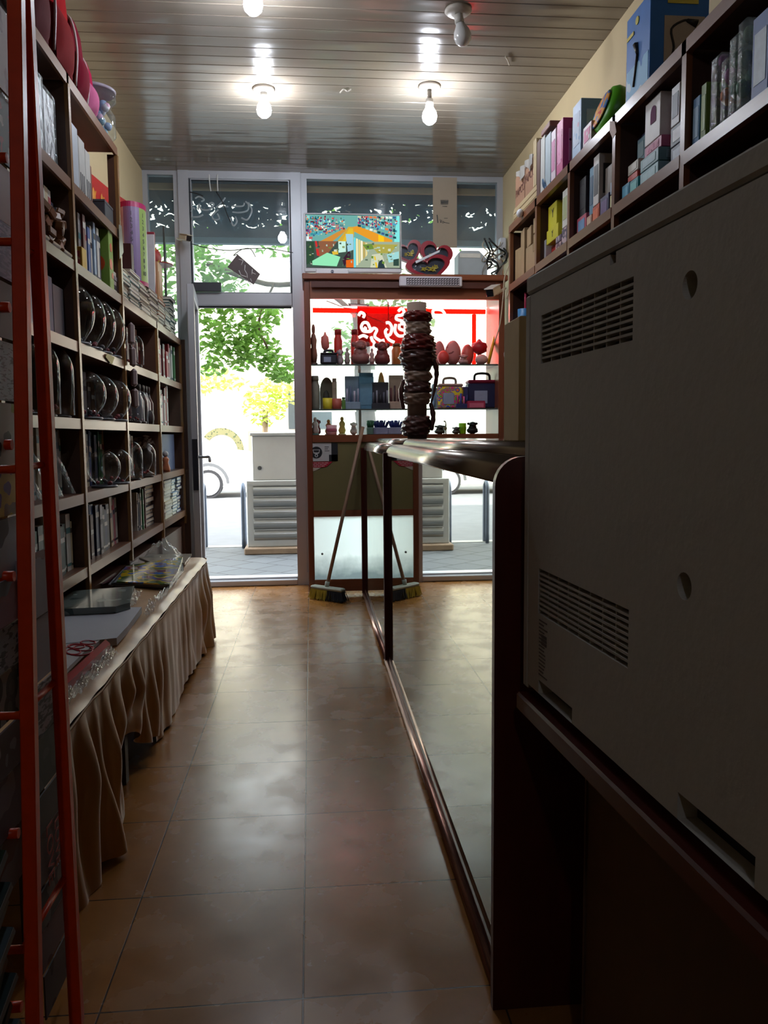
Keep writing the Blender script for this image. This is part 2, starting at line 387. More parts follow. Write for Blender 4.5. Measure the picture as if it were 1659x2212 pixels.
lp.part('louver_panel', sc, stl_d)
B(-.60, -.02, 7.845, 7.862, .665, .70).part('rim', sc, stl)
ub = MB().box(-.57, -.04, 7.90, 8.22, .71, 1.14, c=.006); ub.part('upper_body', sc, M('#c2c4c4', .32, metal=.25, var=.1, scale=5, bump=.35))
B(-.59, -.02, 7.87, 8.25, 1.14, 1.175, c=.008).part('lid', sc, stl)
for x in (-.50, -.13): MB().cyl((x, 7.90, .83), (x, 7.885, .83), .02, n=12).cyl((x, 7.886, .83), (x, 7.875, .83), .010, n=10).part('lock', sc, M('#6c6e70', .3, metal=.8))
for x, lab in ((-.70, 'steel barrier hoop beside the dented street cabinet'), (-1.1, 'steel barrier hoop further along the curb from the street cabinet')):
    MB().tube(smooth_path([(x, 8.25, 0), (x, 8.25, .5), (x, 8.26, .6), (x, 8.32, .65), (x, 8.38, .6), (x, 8.39, .5), (x, 8.39, 0)]), .02).thing('barrier_hoop', lab, 'barrier', M('#566070', .4, metal=.5), 'barrier hoops at the curb')
# car
car = thing('car', 'white parked car across the sunlit road', 'car', (-3.3, 17.3, -.1))
ol = [(-1.15, .25), (-1.15, .75), (-1.35, .92), (-2.0, 1.0), (-2.55, 1.36), (-4.0, 1.38), (-4.75, .98), (-5.4, .85), (-5.45, .3), (-5.1, .22), (-1.4, .22)]
white = M('#f0f0ee', .25, var=.03); tyre = M('#26262a', .8); hub = M('#d8dade', .3, metal=.5)
b_ = MB().prism([(x, 16.55, z-.1) for x, z in ol], (0, 1.6, 0)); b_.part('body', car, white)
MB().prism([(x, 16.54, z-.1) for x, z in ((-2.2, 1.0), (-2.62, 1.30), (-3.25, 1.32), (-3.25, 1.0))], (0, .02, 0)).part('side_window', car, M('#30383e', .15))
MB().prism([(x, 16.54, z-.1) for x, z in ((-3.32, 1.0), (-3.32, 1.32), (-3.95, 1.32), (-4.55, 1.0))], (0, .02, 0)).part('side_window', car, M('#30383e', .15))
for x in (-2.08, -4.55):
    a = MB(); 
    for k in range(12):
        t0, t1 = PI*k/12, PI*(k+1)/12
        a.prism([(x+r*math.cos(t), 16.535, .2+r*math.sin(t)) for r, t in ((.36, t0), (.42, t0), (.42, t1), (.36, t1))], (0, .02, 0))
    a.part('wheel_arch', car, M('#5a5c60', .6))
    wl = MB().tube([(x, 16.5, .19), (x, 16.68, .19)], .29, 24).part('wheel', car, tyre)
    h = MB().tube([(x, 16.485, .19), (x, 16.51, .19)], .23, 24)
    h.part('hubcap', wl, hub)
B(-1.16, -1.12, 16.6, 16.85, .5, .66).part('tail_light', car, M('#8fb4d0', .3))
# opposite side of the street
bd = thing('building', 'pale building across the street with an ornamental arch in its wall', 'building', (0, 24, -.1))
B(-12, 12, 23, 25, -.1, 8.5).part('wall', bd, M('#e2d8c6', .85, var=.08, scale=2))
ar = MB()
for k in range(16):
    t0, t1 = PI*k/16, PI*(k+1)/16
    ar.prism([(-2.5+r*math.cos(t), 22.97, .75+r*math.sin(t)*1.05) for r, t in ((.44, t0), (.62, t0), (.62, t1), (.44, t1))], (0, .04, 0))
for sx in (-1, 1): ar.box(-2.5+sx*.53-.09, -2.5+sx*.53+.09, 22.97, 23.01, -.1, .75)
ar.part('arch_trim', bd, pat('blobs', ('#232b18', '#6a6644', '#3a442a'), 14))
B(-.62, .6, 22.95, 23.0, 1.35, 2.4).part('window', bd, M('#3a3f42', .3)); B(-.62, .6, 22.94, 23.0, 2.4, 2.5).part('lintel', bd, M('#8d877a', .8))
B(-1.75, -1.2, 22.9, 23.0, -.1, 1.3).part('gate', bd, M('#b08a66', .8))
# trees ------------------------------------------------------------------
def leaves(mb, c, r, n, size, seed, m=0):
    rg = random.Random(seed)
    for i in range(n):
        while True:
            p = Vector((rg.uniform(-1, 1), rg.uniform(-1, 1), rg.uniform(-1, 1)))
            if p.length < 1: break
        q = Vector((c[0]+p.x*r[0], c[1]+p.y*r[1], c[2]+p.z*r[2])); s_ = size*rg.uniform(.6, 1.3)
        e = Euler((rg.uniform(-.9, .9), rg.uniform(-.9, .9), rg.uniform(0, 6.3))).to_matrix()
        pts = [(0, -.5, 0), (.26, -.15, .05), (.2, .25, .03), (0, .62, -.03), (-.2, .25, .03), (-.26, -.15, .05)]
        mb.poly([q+e @ (Vector(t)*s_) for t in pts], m)
leafm = M('#6b9440', .55, var=.35, scale=5, trans=.5); leafy = M('#b8c860', .6, var=.3, scale=4, trans=.5)
tr = thing('tree', 'broad-leaved green tree on the pavement hanging over the doorway view', 'tree', (.75, 9.3, -.1))
t_ = MB().tube(smooth_path([(.75, 9.3, -.15), (.68, 9.35, .8), (.62, 9.4, 1.6), (.6, 9.5, 2.4), (.5, 9.6, 3.4), (.55, 9.7, 5)]), [.14]*4+[.12]*4+[.10]*4+[.085]*4+[.06]*4+[.03], 10)
t_.part('trunk', tr, M('#5c4c40', .9, var=.3, scale=18, bump=.5))
bb = MB().tube(smooth_path([(.58, 9.5, 2.5), (.1, 9.7, 2.9), (-.5, 9.9, 2.95), (-1.2, 10, 3.2)]), .03, 6).tube(smooth_path([(.55, 9.6, 3.2), (.9, 9.8, 3.6), (1.5, 10, 3.9)]), .025, 6).tube(smooth_path([(-.4, 9.85, 2.95), (-.6, 9.9, 2.5), (-.5, 9.95, 2.2)]), .015, 6)
bb.part('branch', tr, M('#5c4c40', .9, var=.3, scale=18))
lv = MB()
for i, (x, z, rx, rz, n) in enumerate(((-1.25, 2.75, .3, .3, 130), (-.95, 2.45, .3, .28, 150), (-1.2, 2.2, .25, .25, 100), (-.6, 2.55, .25, .2, 80), (-.62, 2.2, .3, .2, 130), (-.4, 2.0, .25, .15, 100), (-.32, 1.88, .2, .1, 50), (-.85, 2.1, .2, .16, 70),
        (-1.3, 3.35, .35, .4, 160), (-1.0, 3.0, .3, .25, 100), (-1.7, 2.9, .35, .6, 180), (-1.15, 1.95, .2, .08, 25), (-.45, 2.62, .18, .12, 40), (.5, 2.3, .3, .25, 50), (.9, 2.9, .4, .3, 90), (1.3, 2.6, .3, .25, 50), (-.2, 3.5, .5, .3, 70), (1.4, 3.6, .6, .4, 120), (-2.2, 2.4, .4, .6, 120), (.45, 4.6, 1.6, .9, 300))):
    leaves(lv, (x, 10+.1*math.sin(i*3), z), (rx, .35, rz), int(n*1.7), .10, i)
lv.part('foliage', tr, leafm)
t2 = thing('tree', 'sunlit yellow-green tree in front of the building across the street', 'tree', (-1.1, 20, -.1))
MB().tube([(-1.1, 20, -.1), (-1.12, 20, .9), (-1.1, 20, 1.8)], .07, 8).part('trunk', t2, M('#77624e', .9))
l2 = MB(); leaves(l2, (-1.1, 20, 1.95), (.55, .5, .6), 330, .16, 50); leaves(l2, (-.65, 20, 2.2), (.4, .4, .4), 150, .16, 51); leaves(l2, (-2.6, 20, 2.5), (1.1, .5, .35), 260, .18, 52)
l2.part('foliage', t2, leafy)
# ================================================================== DISPLAY CABINET
red_wood = wood('#5a2c1c', '#8a4a30', .35, 7, 2); red_wood_x = wood('#6a3622', '#96583a', .35, 7, 0)
DY0, DY1 = 5.66, 6.08
dc = thing('display_cabinet', 'reddish wooden display cabinet with glass shelves standing against the shop window', 'cabinet', (.67, 5.87, 0))
for x0, x1 in ((-.03, .012), (1.333, 1.375)):
    p_ = B(x0, x1, DY0, DY1, 0, 2.2, c=.004).part('side_panel', dc, red_wood)
B(-.04, 1.39, DY0-.03, DY1, 2.2, 2.24, c=.005).part('top_board', dc, red_wood_x)
B(.012, 1.333, DY0, DY0+.03, 2.075, 2.2).part('header', dc, red_wood_x)
B(.012, 1.333, DY0, DY1-.12, 1.09, 1.14).part('base_board', dc, red_wood_x)
B(.012, 1.333, DY0, DY0+.03, .565, .61).part('rail', dc, red_wood_x); B(.012, 1.333, DY0, DY0+.03, 0.03, .115).part('bottom_rail', dc, red_wood_x)
B(.012, 1.333, DY0+.01, DY0+.02, .61, 1.09).part('upper_panel', dc, M('#77704a', .6, var=.06, scale=4))
def frost():
    m, nt, out = newmat('frosted_panel'); L = nt.links.new
    tc = N(nt, 'TexCoord'); se = N(nt, 'SeparateXYZ'); L(tc.outputs['Object'], se.inputs[0])
    no = N(nt, 'TexNoise', Scale=9.0, Detail=4.0); L(tc.outputs['Object'], no.inputs['Vector'])
    ma = N(nt, 'Math', operation='MULTIPLY_ADD'); ma.inputs[1].default_value = .18; L(no.outputs['Fac'], ma.inputs[0]); 
    ne = N(nt, 'Math', operation='MULTIPLY'); ne.inputs[1].default_value = -1; L(se.outputs['Z'], ne.inputs[0]); L(ne.outputs[0], ma.inputs[2])
    mr = N(nt, 'MapRange'); mr.inputs[1].default_value = -.10; mr.inputs[2].default_value = .06; L(ma.outputs[0], mr.inputs[0])
    c = mixc(nt, mr.outputs[0], lin('#fcfdfb'), lin('#8d979a'))   # dirt splashed on its lower edge
    t = N(nt, 'BsdfTranslucent'); L(c, t.inputs['Color']); p = N(nt, 'BsdfPrincipled', Roughness=.35); L(c, p.inputs['Base Color'])
    ms = N(nt, 'MixShader', Fac=.93); L(p.outputs[0], ms.inputs[1]); L(t.outputs[0], ms.inputs[2]); L(ms.outputs[0], out.inputs[0]); return m
for x0, x1 in ((.012, .366), (.378, 1.333)):
    pn = MB().quad((x0, DY0+.012, .115), (x1, DY0+.012, .115), (x1, DY0+.012, .565), (x0, DY0+.012, .565)).part('frosted_panel', dc, frost())
    MB().cyl((x0+.055, DY0+.012, .30), (x0+.055, DY0+.002, .30), .008, n=10).part('knob', pn, M('#5a5a58', .4))
B(.366, .378, DY0+.004, DY0+.03, .115, .565).part('divider', dc, M('#6a645c', .4, metal=.4))
shelf_g = glass('#dfeee8', 0, dust=.12)
for z in (1.32, 1.63):
    sh_ = B(.012, 1.333, DY0+.03, DY1-.01, z-.008, z).part('glass_shelf', dc, shelf_g)
    B(.012, 1.333, DY0+.024, DY0+.03, z-.009, z+.001).part('front_edge', sh_, M('#4f5a58', .25))
B(.36, .38, DY1-.03, DY1-.01, 1.14, 2.2).part('rear_post', dc, M('#8c8478', .5)); B(.78, .80, DY1-.03, DY1-.01, 1.14, 1.63).part('rear_post', dc, M('#8c8478', .5))
red_l = glow('#ff0301', 7.0)
def tube_lamp(name, path, r, label, mat):
    return MB().tube(path, r, 8).thing(name, label, 'lamp', mat)
tube_lamp('strip_lamp', [(.03, 6.05, 2.055), (1.32, 6.05, 2.05)], .018, 'glowing red strip lamp under the header of the wooden display cabinet', red_l)
tube_lamp('strip_lamp', [(1.235, 6.05, 1.66), (1.235, 6.05, 2.03)], .016, 'upright glowing red strip lamp beside the pencil at the cabinet end', red_l)
tube_lamp('strip_lamp', [(.03, 6.0, 2.072), (1.32, 6.0, 2.071)], .004, 'thin glowing white strip lamp above the red one in the display cabinet', glow('#fff0ea', 5.0))
# neon lettering
def neon(name, label, strokes, base, k, Y, r, mats, extra=None):
    pts0 = [at(base[0]+x/k, base[1]+y/k, Y=Y) for s_ in strokes for x, y in s_]
    lo = Vector((sum(p.x for p in pts0)/len(pts0), Y, min(p.z for p in pts0)))
    t = thing(name, label, 'sign', lo)
    for s_ in strokes:
        P = smooth_path([at(base[0]+x/k, base[1]+y/k, Y=Y) for x, y in s_], 5)
        MB().tube(P, r, 8).part('tube', t, mats)
    return t
nm = glow('#ffb8a8', 1.6)
ns = neon('neon_sign', 'glowing pinkish neon lettering hung inside the upper display cabinet', [
    [(900, 480), (930, 500), (880, 510), (860, 470), (890, 410), (950, 410), (985, 470), (1000, 530), (900, 540), (860, 480)],
    [(900, 540), (1000, 540), (1050, 490), (1100, 520), (1070, 590), (1080, 640), (1180, 700)], [(820, 635), (890, 605), (960, 635)],
    [(1010, 620), (1030, 680), (1060, 740), (1000, 950)], [(1240, 410), (1290, 410), (1330, 480), (1310, 580), (1250, 600), (1230, 540), (1260, 500)],
    [(1240, 600), (1290, 670), (1370, 710)], [(1430, 230), (1480, 190), (1520, 240), (1480, 290), (1410, 300), (1400, 350), (1470, 375), (1540, 390)],
    [(1390, 430), (1380, 540), (1440, 610), (1540, 605)], [(1460, 420), (1540, 440), (1540, 520), (1450, 500), (1450, 430)], [(820, 300), (850, 250), (905, 280), (890, 330)], [(1190, 660), (1210, 740)]],
    (660, 640), 7.136, 5.96, .0105, nm)
for s_ in ([(440, 200), (470, 170), (560, 180), (600, 240), (560, 270), (470, 250), (440, 200)], [(520, 270), (540, 400), (560, 560), (600, 620)], [(480, 500), (560, 470), (640, 510), (720, 450), (780, 500)]):
    MB().tube(smooth_path([at(860+x/5.925, 640+y/5.925, Y=5.96) for x, y in s_], 5), .0105, 8).part('tube', ns, nm)
B(at(772, 700, Y=5.985).x, at(872, 700, Y=5.985).x, 5.983, 5.987, at(800, 748, Y=5.985).z, at(800, 662, Y=5.985).z).part('backing', ns, glass('#c04a48', .05, dust=.2, dustcol='#a02824'))
MB().tube([at(705, 650, Y=5.97), at(838, 700, Y=5.97)], .003, 6).tube([at(838, 652, Y=5.97), at(842, 745, Y=5.97)], .004, 6).part('bracket', ns, M('#a02018', .5))
neon('neon_sign', 'unlit clear glass script sign hanging in the window above the door', [
    [(520, 540), (540, 500), (560, 520)], [(590, 520), (600, 465), (620, 515), (700, 520), (745, 470), (725, 450), (690, 470)], [(770, 500), (830, 440), (860, 400)],
    [(790, 520), (730, 580), (750, 620), (800, 610), (780, 560)], [(830, 490), (890, 490)], [(930, 485), (1030, 485), (1050, 455)], [(930, 545), (1000, 550), (1080, 530), (1090, 470), (1060, 440)],
    [(1090, 450), (1125, 530), (1080, 620), (1020, 600)], [(905, 600), (940, 680), (975, 640), (960, 590)], [(520, 595), (600, 590), (640, 570)], [(560, 410), (600, 390), (650, 420), (620, 440)]],
    (300, 340), 4.608, 6.09, .006, M('#b9c6cc', .1, spec=1, trans=.3))
for P, lab, c_ in (([(700, 170), (703, 240), (716, 335)], 'white hanging wire of the unlit script sign, on its hinge side', '#d8d8d4'), ([(782, 170), (782, 260), (786, 335)], 'white hanging wire of the unlit script sign, beside the black cable', '#d8d8d4'),
        ([(770, 340), (830, 440), (880, 570), (915, 645)], 'black cable running down through the unlit script sign', '#16181c'), ([(500, 345), (560, 355), (640, 385)], 'short black cable at the top of the unlit script sign', '#16181c')):
    MB().tube(smooth_path([at(300+x/4.608, 340+y/4.608, Y=6.07) for x, y in P]), .004, 6).thing('cable', lab, 'cable', M(c_, .5))
# hanging board ------------------------------------------------------------
Yb = 6.08
q = [at(513, 549, Y=Yb), at(562, 592, Y=Yb), at(548, 615, Y=Yb), at(491, 577, Y=Yb)]
t = thing('hanging_sign', 'dark brown door sign hanging crooked on a wire inside the transom glass', 'sign', (sum(p.x for p in q)/4, Yb, q[2].z))
MB().prism(q, (0, .006, 0)).part('board', t, M('#57484a', .5))
wr = MB(); c0 = sum(q, Vector())/4; ax = (q[1]-q[0]).normalized(); ay = (q[0]-q[3]).normalized()
for u0, v0, u1, v1 in ((-.08, .03, -.05, .045), (-.05, .045, -.04, .01), (-.02, .03, .0, .0), (0, 0, .03, -.01), (.03, -.01, .05, -.03), (.05, .02, .08, .03), (.04, .04, .06, .01), (-.03, -.03, .0, -.045), (0, -.045, .04, -.03), (.07, -.02, .09, -.03), (.06, -.045, .1, -.05)):
    wr.tube([c0+ax*u0+ay*v0+Vector((0, -.003, 0)), c0+ax*u1+ay*v1+Vector((0, -.003, 0))], .003, 5)
wr.part('lettering', t, M('#e8e8ea', .5))
MB().tube(smooth_path([at(513, 549, Y=Yb), at(504, 552, Y=Yb), at(520, 540, Y=Yb), at(540, 537, Y=Yb), at(552, 555, Y=Yb)]), .003, 6).part('string', t, M('#3a3434', .7))
MB().tube(smooth_path([at(415, 527, Y=6.06), at(440, 534, Y=6.06), at(470, 539, Y=6.07), at(495, 541, Y=6.07), at(510, 540, Y=6.07), at(540, 537, Y=6.07), at(580, 537, Y=6.07), at(633, 546, Y=6.07)]), .003, 6).thing('cable', 'thin wire strung across the transom from the small camera to the far post', 'cable', M('#30302e', .6))
B(-.845, -.632, 6.07, 6.095, 2.19, 2.255, c=.004).thing('battery_box', 'dark flat box lying on the ledge of the transom above the door', 'box', M('#3c4048', .5))
# cameras ---------------------------------------------------------------------
def cctv(loc, dirv, s_, label, bodycol, mount):
    t = thing('security_camera', label, 'camera', loc); L_ = Vector(loc); dv = Vector(dirv).normalized()
    x = dv.cross(Vector((0, 0, 1))).normalized(); zz = x.cross(dv)
    T = Matrix((x, dv, zz)).transposed().to_4x4(); T.translation = L_+Vector((0, 0, s_*.35))
    bd_ = B(-s_*.3, s_*.3, -s_*.75, s_*.7, -s_*.28, s_*.28, mat=T, c=s_*.12).part('housing', t, M(bodycol, .35))
    B(-s_*.26, s_*.26, s_*.68, s_*.76, -s_*.24, s_*.24, mat=T, c=s_*.03).part('lens_face', t, M('#15171c', .2))
    B(-s_*.33, s_*.33, -s_*.6, s_*.85, s_*.28, s_*.34, mat=T).part('sun_shield', t, M(bodycol, .35))
    MB().tube([T @ Vector((0, -s_*.4, 0)), T @ Vector((0, -s_*.6, -s_*.3)), Vector(mount)], s_*.09, 8).part('bracket', t, M(bodycol, .4))
    return t
cctv(tuple(at(400, 522, Y=5.98)), (.62, -.75, -.25), .075, 'small beige security camera with a black face on the door frame post', '#d6cdb6', at(383, 515, Y=6.1))
cctv(tuple(at(1066, 640, Y=5.55)), (-.55, -.8, -.35), .10, 'white security camera at the top corner of the wooden display cabinet', '#e6dcd6', at(1092, 622, Y=5.64))
# television ------------------------------------------------------------------
TY = 5.80
x0, x1, z0, z1 = rc(655, 590, 868, 459, TY)
tv = thing('television', 'flat television in a white frame showing camera views, on top of the display cabinet', 'television', ((x0+x1)/2, TY, 2.24))
whp = M('#d7d9de', .35, var=.04); 
B(x0, x1, TY, TY+.035, z0, z1, c=.008).part('frame', tv, whp)
sx0, sx1, sz0, sz1 = x0+.018, x1-.014, z0+.035, z1-.014
def uv(u, v, dy=0): return Vector((sx0+(sx1-sx0)*u, TY-.0015-dy, sz1-(sz1-sz0)*v))
scm = {}
smats = []; 
def sm_(c):
    if c not in scm: scm[c] = len(smats); smats.append(glow(c, .42))
    return scm[c]
scr = MB(); dd = [0]
def sp(c, *pts):
    dd[0] += .00002; scr.poly([uv(u, v, dd[0]) for u, v in pts], sm_(c))
sp('#6aa7a0', (0, 0), (1, 0), (1, .5), (0, .5)); sp('#c9a23a', (.33, .5), (.45, .22), (.52, .22), (.5, .5)); sp('#d9b52e', (.38, .5), (.46, .25), (.5, .25), (.5, .5))
sp('#e0962a', (.5, .22), (.56, .2), (.92, .46), (.92, .55), (.78, .55), (.5, .3)); sp('#f2c21c', (.77, .36), (.83, .4), (.83, .5), (.77, .5)); sp('#c98a3a', (.15, .5), (.42, .24), (.42, .3), (.28, .5))
sp('#d8e8e8', (.0, .30), (.06, .5), (.0, .5)); sp('#7de0dc', (.97, 0), (1, 0), (1, .5), (.94, .5))
rg = random.Random(3); cl = ['#c84a4a', '#3a8f9a', '#5a3a6a', '#8ad0c8', '#d87a4a', '#3a5a8a', '#c8c8a8', '#6a2a3a', '#4aa0c0', '#204a50', '#e0e8e0', '#a84a7a']
for i in range(9):
    for j in range(5):
        u0, v0 = i*.045, j*.075+i*.0*1; k_ = 1-i/10
        a0 = .02+j*.085*k_+(.02*i); 
        if u0 < .42: sp(rg.choice(cl), (u0, a0), (u0+.038, a0+.004), (u0+.036, a0+.055*k_), (u0, a0+.05*k_))
for i in range(10):
    for j in range(4):
        u0 = .55+i*.042; a0 = .01+j*.055+i*.008*j
        sp(rg.choice(cl), (u0, a0), (u0+.034, a0+.008), (u0+.034, a0+.05), (u0, a0+.042))
sp('#3f5048', (0, .5), (.5, .5), (.5, 1), (0, 1)); sp('#8a5a40', (.13, .5), (.33, .5), (.2, .8), (.13, .8)); sp('#c83030', (.09, .5), (.11, .5), (.14, .78), (.11, .78)); sp('#2f4a36', (0, .52), (.08, .52), (.08, .9), (0, .95))
sp('#bfe8d8', (.34, .5), (.42, .5), (.42, .7), (.34, .72)); sp('#8fe0b0', (.06, .88), (.22, .72), (.36, .8), (.32, .98), (.06, .96)); sp('#d8b43a', (.27, .7), (.33, .68), (.34, .75), (.28, .76)); sp('#3a2030', (.38, .85), (.46, .66), (.47, .8), (.4, .98))
sp('#d8641c', (.42, .86), (.5, .84), (.5, 1), (.42, 1)); sp('#9ac8d8', (.42, .36), (.5, .36), (.5, .66), (.44, .7))
sp('#9aa890', (.5, .5), (1, .5), (1, 1), (.5, 1)); 
for i, c_ in enumerate(('#68d0e0', '#e8e0b0', '#d8c880', '#f0e8c8', '#b8a058', '#e0d090')): sp(c_, (.505+i*.025, .42+.02*i), (.525+i*.025, .43+.02*i), (.525+i*.025, 1-.05*i), (.505+i*.025, 1-.04*i))
sp('#a8a04a', (.68, .55), (.98, .55), (.9, .72), (.76, .72)); sp('#c8ccb0', (.7, .75), (.8, .72), (.86, 1), (.68, 1)); sp('#e0c030', (.72, .78), (.735, .78), (.76, 1), (.74, 1)); sp('#2a3a40', (.77, .88), (.81, .84), (.84, 1), (.76, 1))
sp('#9ad0d0', (.86, .74), (.99, .68), (.99, .86), (.88, .9)); sp('#304840', (.93, .84), (.99, .82), (.99, .96), (.93, .96)); sp('#6a8a3a', (.6, .56), (.7, .54), (.72, .64), (.64, .66))
for i in range(150):
    u0 = rg.uniform(.0, .4); v0 = rg.uniform(.02, .46)*(1-u0*1.1); w0 = rg.uniform(.008, .02); h0 = rg.uniform(.02, .05)*(1-u0)
    sp(rg.choice(cl), (u0, v0), (u0+w0, v0-.004), (u0+w0, v0+h0), (u0, v0+h0))
for i in range(130):
    u0 = rg.uniform(.55, .96); k_ = (u0-.5)*2; v0 = .02+rg.uniform(0, .34)*k_**.6; w0 = rg.uniform(.008, .018); h0 = rg.uniform(.02, .045)
    sp(rg.choice(cl), (u0, v0), (u0+w0, v0+.004), (u0+w0, v0+h0), (u0, v0+h0))
for i in range(90):
    u0 = rg.uniform(.0, .96); v0 = rg.uniform(.53, .95); w0 = rg.uniform(.008, .03); h0 = rg.uniform(.01, .05)
    if .06 < u0 < .36 and v0 > .7 or .5 < u0 < .62: continue
    sp(rg.choice(['#6a8a3a', '#5a6a58', '#a8c0b0', '#3a4a40', '#8a9a6a', '#c8d0b8', '#4a5a3a']), (u0, v0), (u0+w0, v0-.006), (u0+w0, v0+h0), (u0, v0+h0*.8))
scr.part('screen', tv, smats)
bz = MB()
for a_, b_, c__, d__ in ((sx0-.005, sx1+.005, sz1, sz1+.005), (sx0-.005, sx1+.005, sz0-.005, sz0), (sx0-.005, sx0, sz0, sz1), (sx1, sx1+.005, sz0, sz1)): bz.box(a_, b_, TY-.002, TY, c__, d__)
bz.part('bezel', tv, M('#17181c', .3))
B(x0+.12, x0+.34, TY-.05, TY+.1, 2.24, 2.252, c=.005).part('stand', tv, whp); B(x0+.3, x0+.36, TY+.035, TY+.06, 2.252, z0+.1).part('neck', tv, whp)
a, b, c_, e_ = rc(682, 599, 753, 587, 5.70)
t = thing('set_top_box', 'small white box with an oval dark badge under the television', 'electronics', ((a+b)/2, 5.7, 2.24))
B(a, b, 5.66, 5.74, 2.24, 2.275, c=.006).part('case', t, M('#dcdde2', .4, var=.03))
bg = MB().tube([((a+b)/2, 5.66, 2.257), ((a+b)/2, 5.658, 2.257)], .011, 14); write(bg, 'SMS', .011, ((a+b)/2, 5.6575, 2.257), (1, 0, 0), (0, 0, 1), 1)
bg.part('badge', t, [M('#283050', .4), M('#e0e0e8', .4)])
# emergency light
a, b, c_, e_ = rc(862, 621, 997, 598, 5.62)
t = thing('emergency_light', 'white emergency light with rows of small lamps on the front edge of the display cabinet', 'lamp', ((a+b)/2, 5.61, c_))
B(a, b, 5.59, 5.63, c_, e_, c=.006).part('case', t, M('#d4cfd8', .4, var=.03))
g1, g2 = MB(), MB()
for i in range(20):
    for j in range(3):
        X = a+.055+i*(b-a-.075)/19.5; Z = c_+.018+j*(e_-c_-.03)/2.6
        g1.box(X-.008, X+.008, 5.586, 5.592, Z-.0085, Z+.0085); g2.poly([(X-.006, 5.5855, Z-.006), (X+.006, 5.5855, Z-.006), (X+.004, 5.5845, Z+.004)], 0)
g1.part('lamp_grid', t, M('#4a4148', .3)); g2.part('reflector', t, M('#e8e2e6', .25))
# wooden lower strip of the cabinet top (dark gap with label marks)
B(.02, 1.30, 5.625, 5.632, 2.145, 2.185).part('shadow_gap_board', dc, wood('#3c1a12', '#5a2a1e', .5, 8, 0))
# heart boxes ------------------------------------------------------------------
hred = M('#8e1028', .3, var=.25, scale=40)
def heart(px, py, wpx, Y, tilt, label, depth=.05, cover=True, sq=1.0):
    c0 = at(px, py, Y=Y); R_ = wpx/F*Y/2
    n = 40; ptsu = []
    for i in range(n):
        a = 2*PI*i/n; ptsu.append((16*math.sin(a)**3/17, (13*math.cos(a)-5*math.cos(2*a)-2*math.cos(3*a)-math.cos(4*a))/17))
    ct, st_ = math.cos(tilt), math.sin(tilt)
    def hp(s_, dy): return [(c0.x+R_*s_*(u*ct-v*st_), Y+dy, c0.z+R_*s_*(u*st_+v*ct)*sq) for u, v in ptsu]
    t = thing('heart_box', label, 'gift box', (c0.x, Y, min(p[2] for p in hp(1, 0))), 'red heart gift boxes on the display cabinet')
    rim = MB(); o_, i_ = hp(1, 0), hp(.74, 0)
    for k in range(n):
        k2 = (k+1) % n; rim.quad(o_[k], o_[k2], i_[k2], i_[k]); ob = (o_[k][0], Y+depth, o_[k][2]); ob2 = (o_[k2][0], Y+depth, o_[k2][2]); rim.quad(o_[k], o_[k2], ob2, ob)
        ib = (i_[k][0], Y+.03, i_[k][2]); ib2 = (i_[k2][0], Y+.03, i_[k2][2]); rim.quad(i_[k], i_[k2], ib2, ib)
    rim.part('rim', t, hred)
    MB().poly(hp(.74, .03)).poly([(x, Y+depth, z) for x, y, z in hp(1, 0)]).part('backing', t, M('#2a2c3a', .4))
    fl_ = MB()
    for fx, fz, fs in ((.10, -.12, .24), (-.22, -.02, .18), (.30, .02, .12)):
        cc = Vector((c0.x+R_*(fx*ct-fz*st_), Y+.022, c0.z+R_*(fx*st_+fz*ct)*sq))
        for k in range(11):
            a = 2*PI*k/11+fx*9; e = Vector((math.cos(a), -.25, math.sin(a)*sq)); s2 = Vector((-math.sin(a), 0, math.cos(a)*sq)); l_ = R_*fs*(.8+.35*math.sin(k*2.7))
            fl_.poly([cc+e*l_*.08-s2*l_*.16, cc+e*l_*.6-s2*l_*.14, cc+e*l_, cc+e*l_*.6+s2*l_*.14, cc+e*l_*.08+s2*l_*.16])
        fl_.ball(cc+Vector((0, -.004, 0)), R_*fs*.2, 8, 1)
    fl_.part('flower', t, [M('#c8b02a', .5), M('#a88a1c', .6)])
    if cover: MB().poly(hp(.76, -.001)).part('window_film', t, glass('#e8eef4', .05, bump=.6, dscale=20))
    return t
heart(884, 545, 62, 5.86, .35, 'red heart gift box partly hidden behind the television')
heart(941, 552, 76, 5.80, -.25, 'red heart gift box standing upright, largest of the three on the cabinet')
heart(928, 577, 104, 5.72, .3, 'red heart gift box lying lowest in front, tipped back above the emergency light', sq=.62)
MB().prism([at(x, y_, Y=5.715) for x, y_ in ((897, 564), (949, 540), (950, 544), (899, 569))], (0, .002, 0)).thing('painted_reflection', 'white strip imitating the reflection of a tube across the red heart boxes', 'painted_reflection', M('#d8dce4', .15))  # white strip modelled in place of a tube's reflection on the boxes
# paper strip with a price
a, b, c_, e_ = rc(935, 535, 987, 383, 6.02)
t = thing('price_banner', 'tall beige paper banner with a handwritten price hanging before the shop window', 'banner', ((a+b)/2, 6.02, c_))
B(a, b, 6.018, 6.022, c_, e_).part('sheet', t, M('#b3a592', .8, var=.06, scale=8, trans=.25))
w_ = MB(); Yw = 6.016
def st(P, r=.0035): w_.tube([at(900+x/7.9, 370+y/7.9, Y=Yw) for x, y in P], r, 5)
st([(350, 745), (362, 880)]); st([(400, 820), (412, 880)], .002); st([(412, 880), (430, 830)], .002); st([(440, 860), (460, 850), (465, 880), (440, 885), (440, 860)], .002); st([(470, 800), (530, 800)], .0015); st([(465, 870), (560, 890)], .002)
for i in range(7): st([(415+i*20, 490), (420+i*18, 565)], .0025)
st([(415, 530), (540, 520)], .002); st([(440, 600), (520, 600)], .0015)
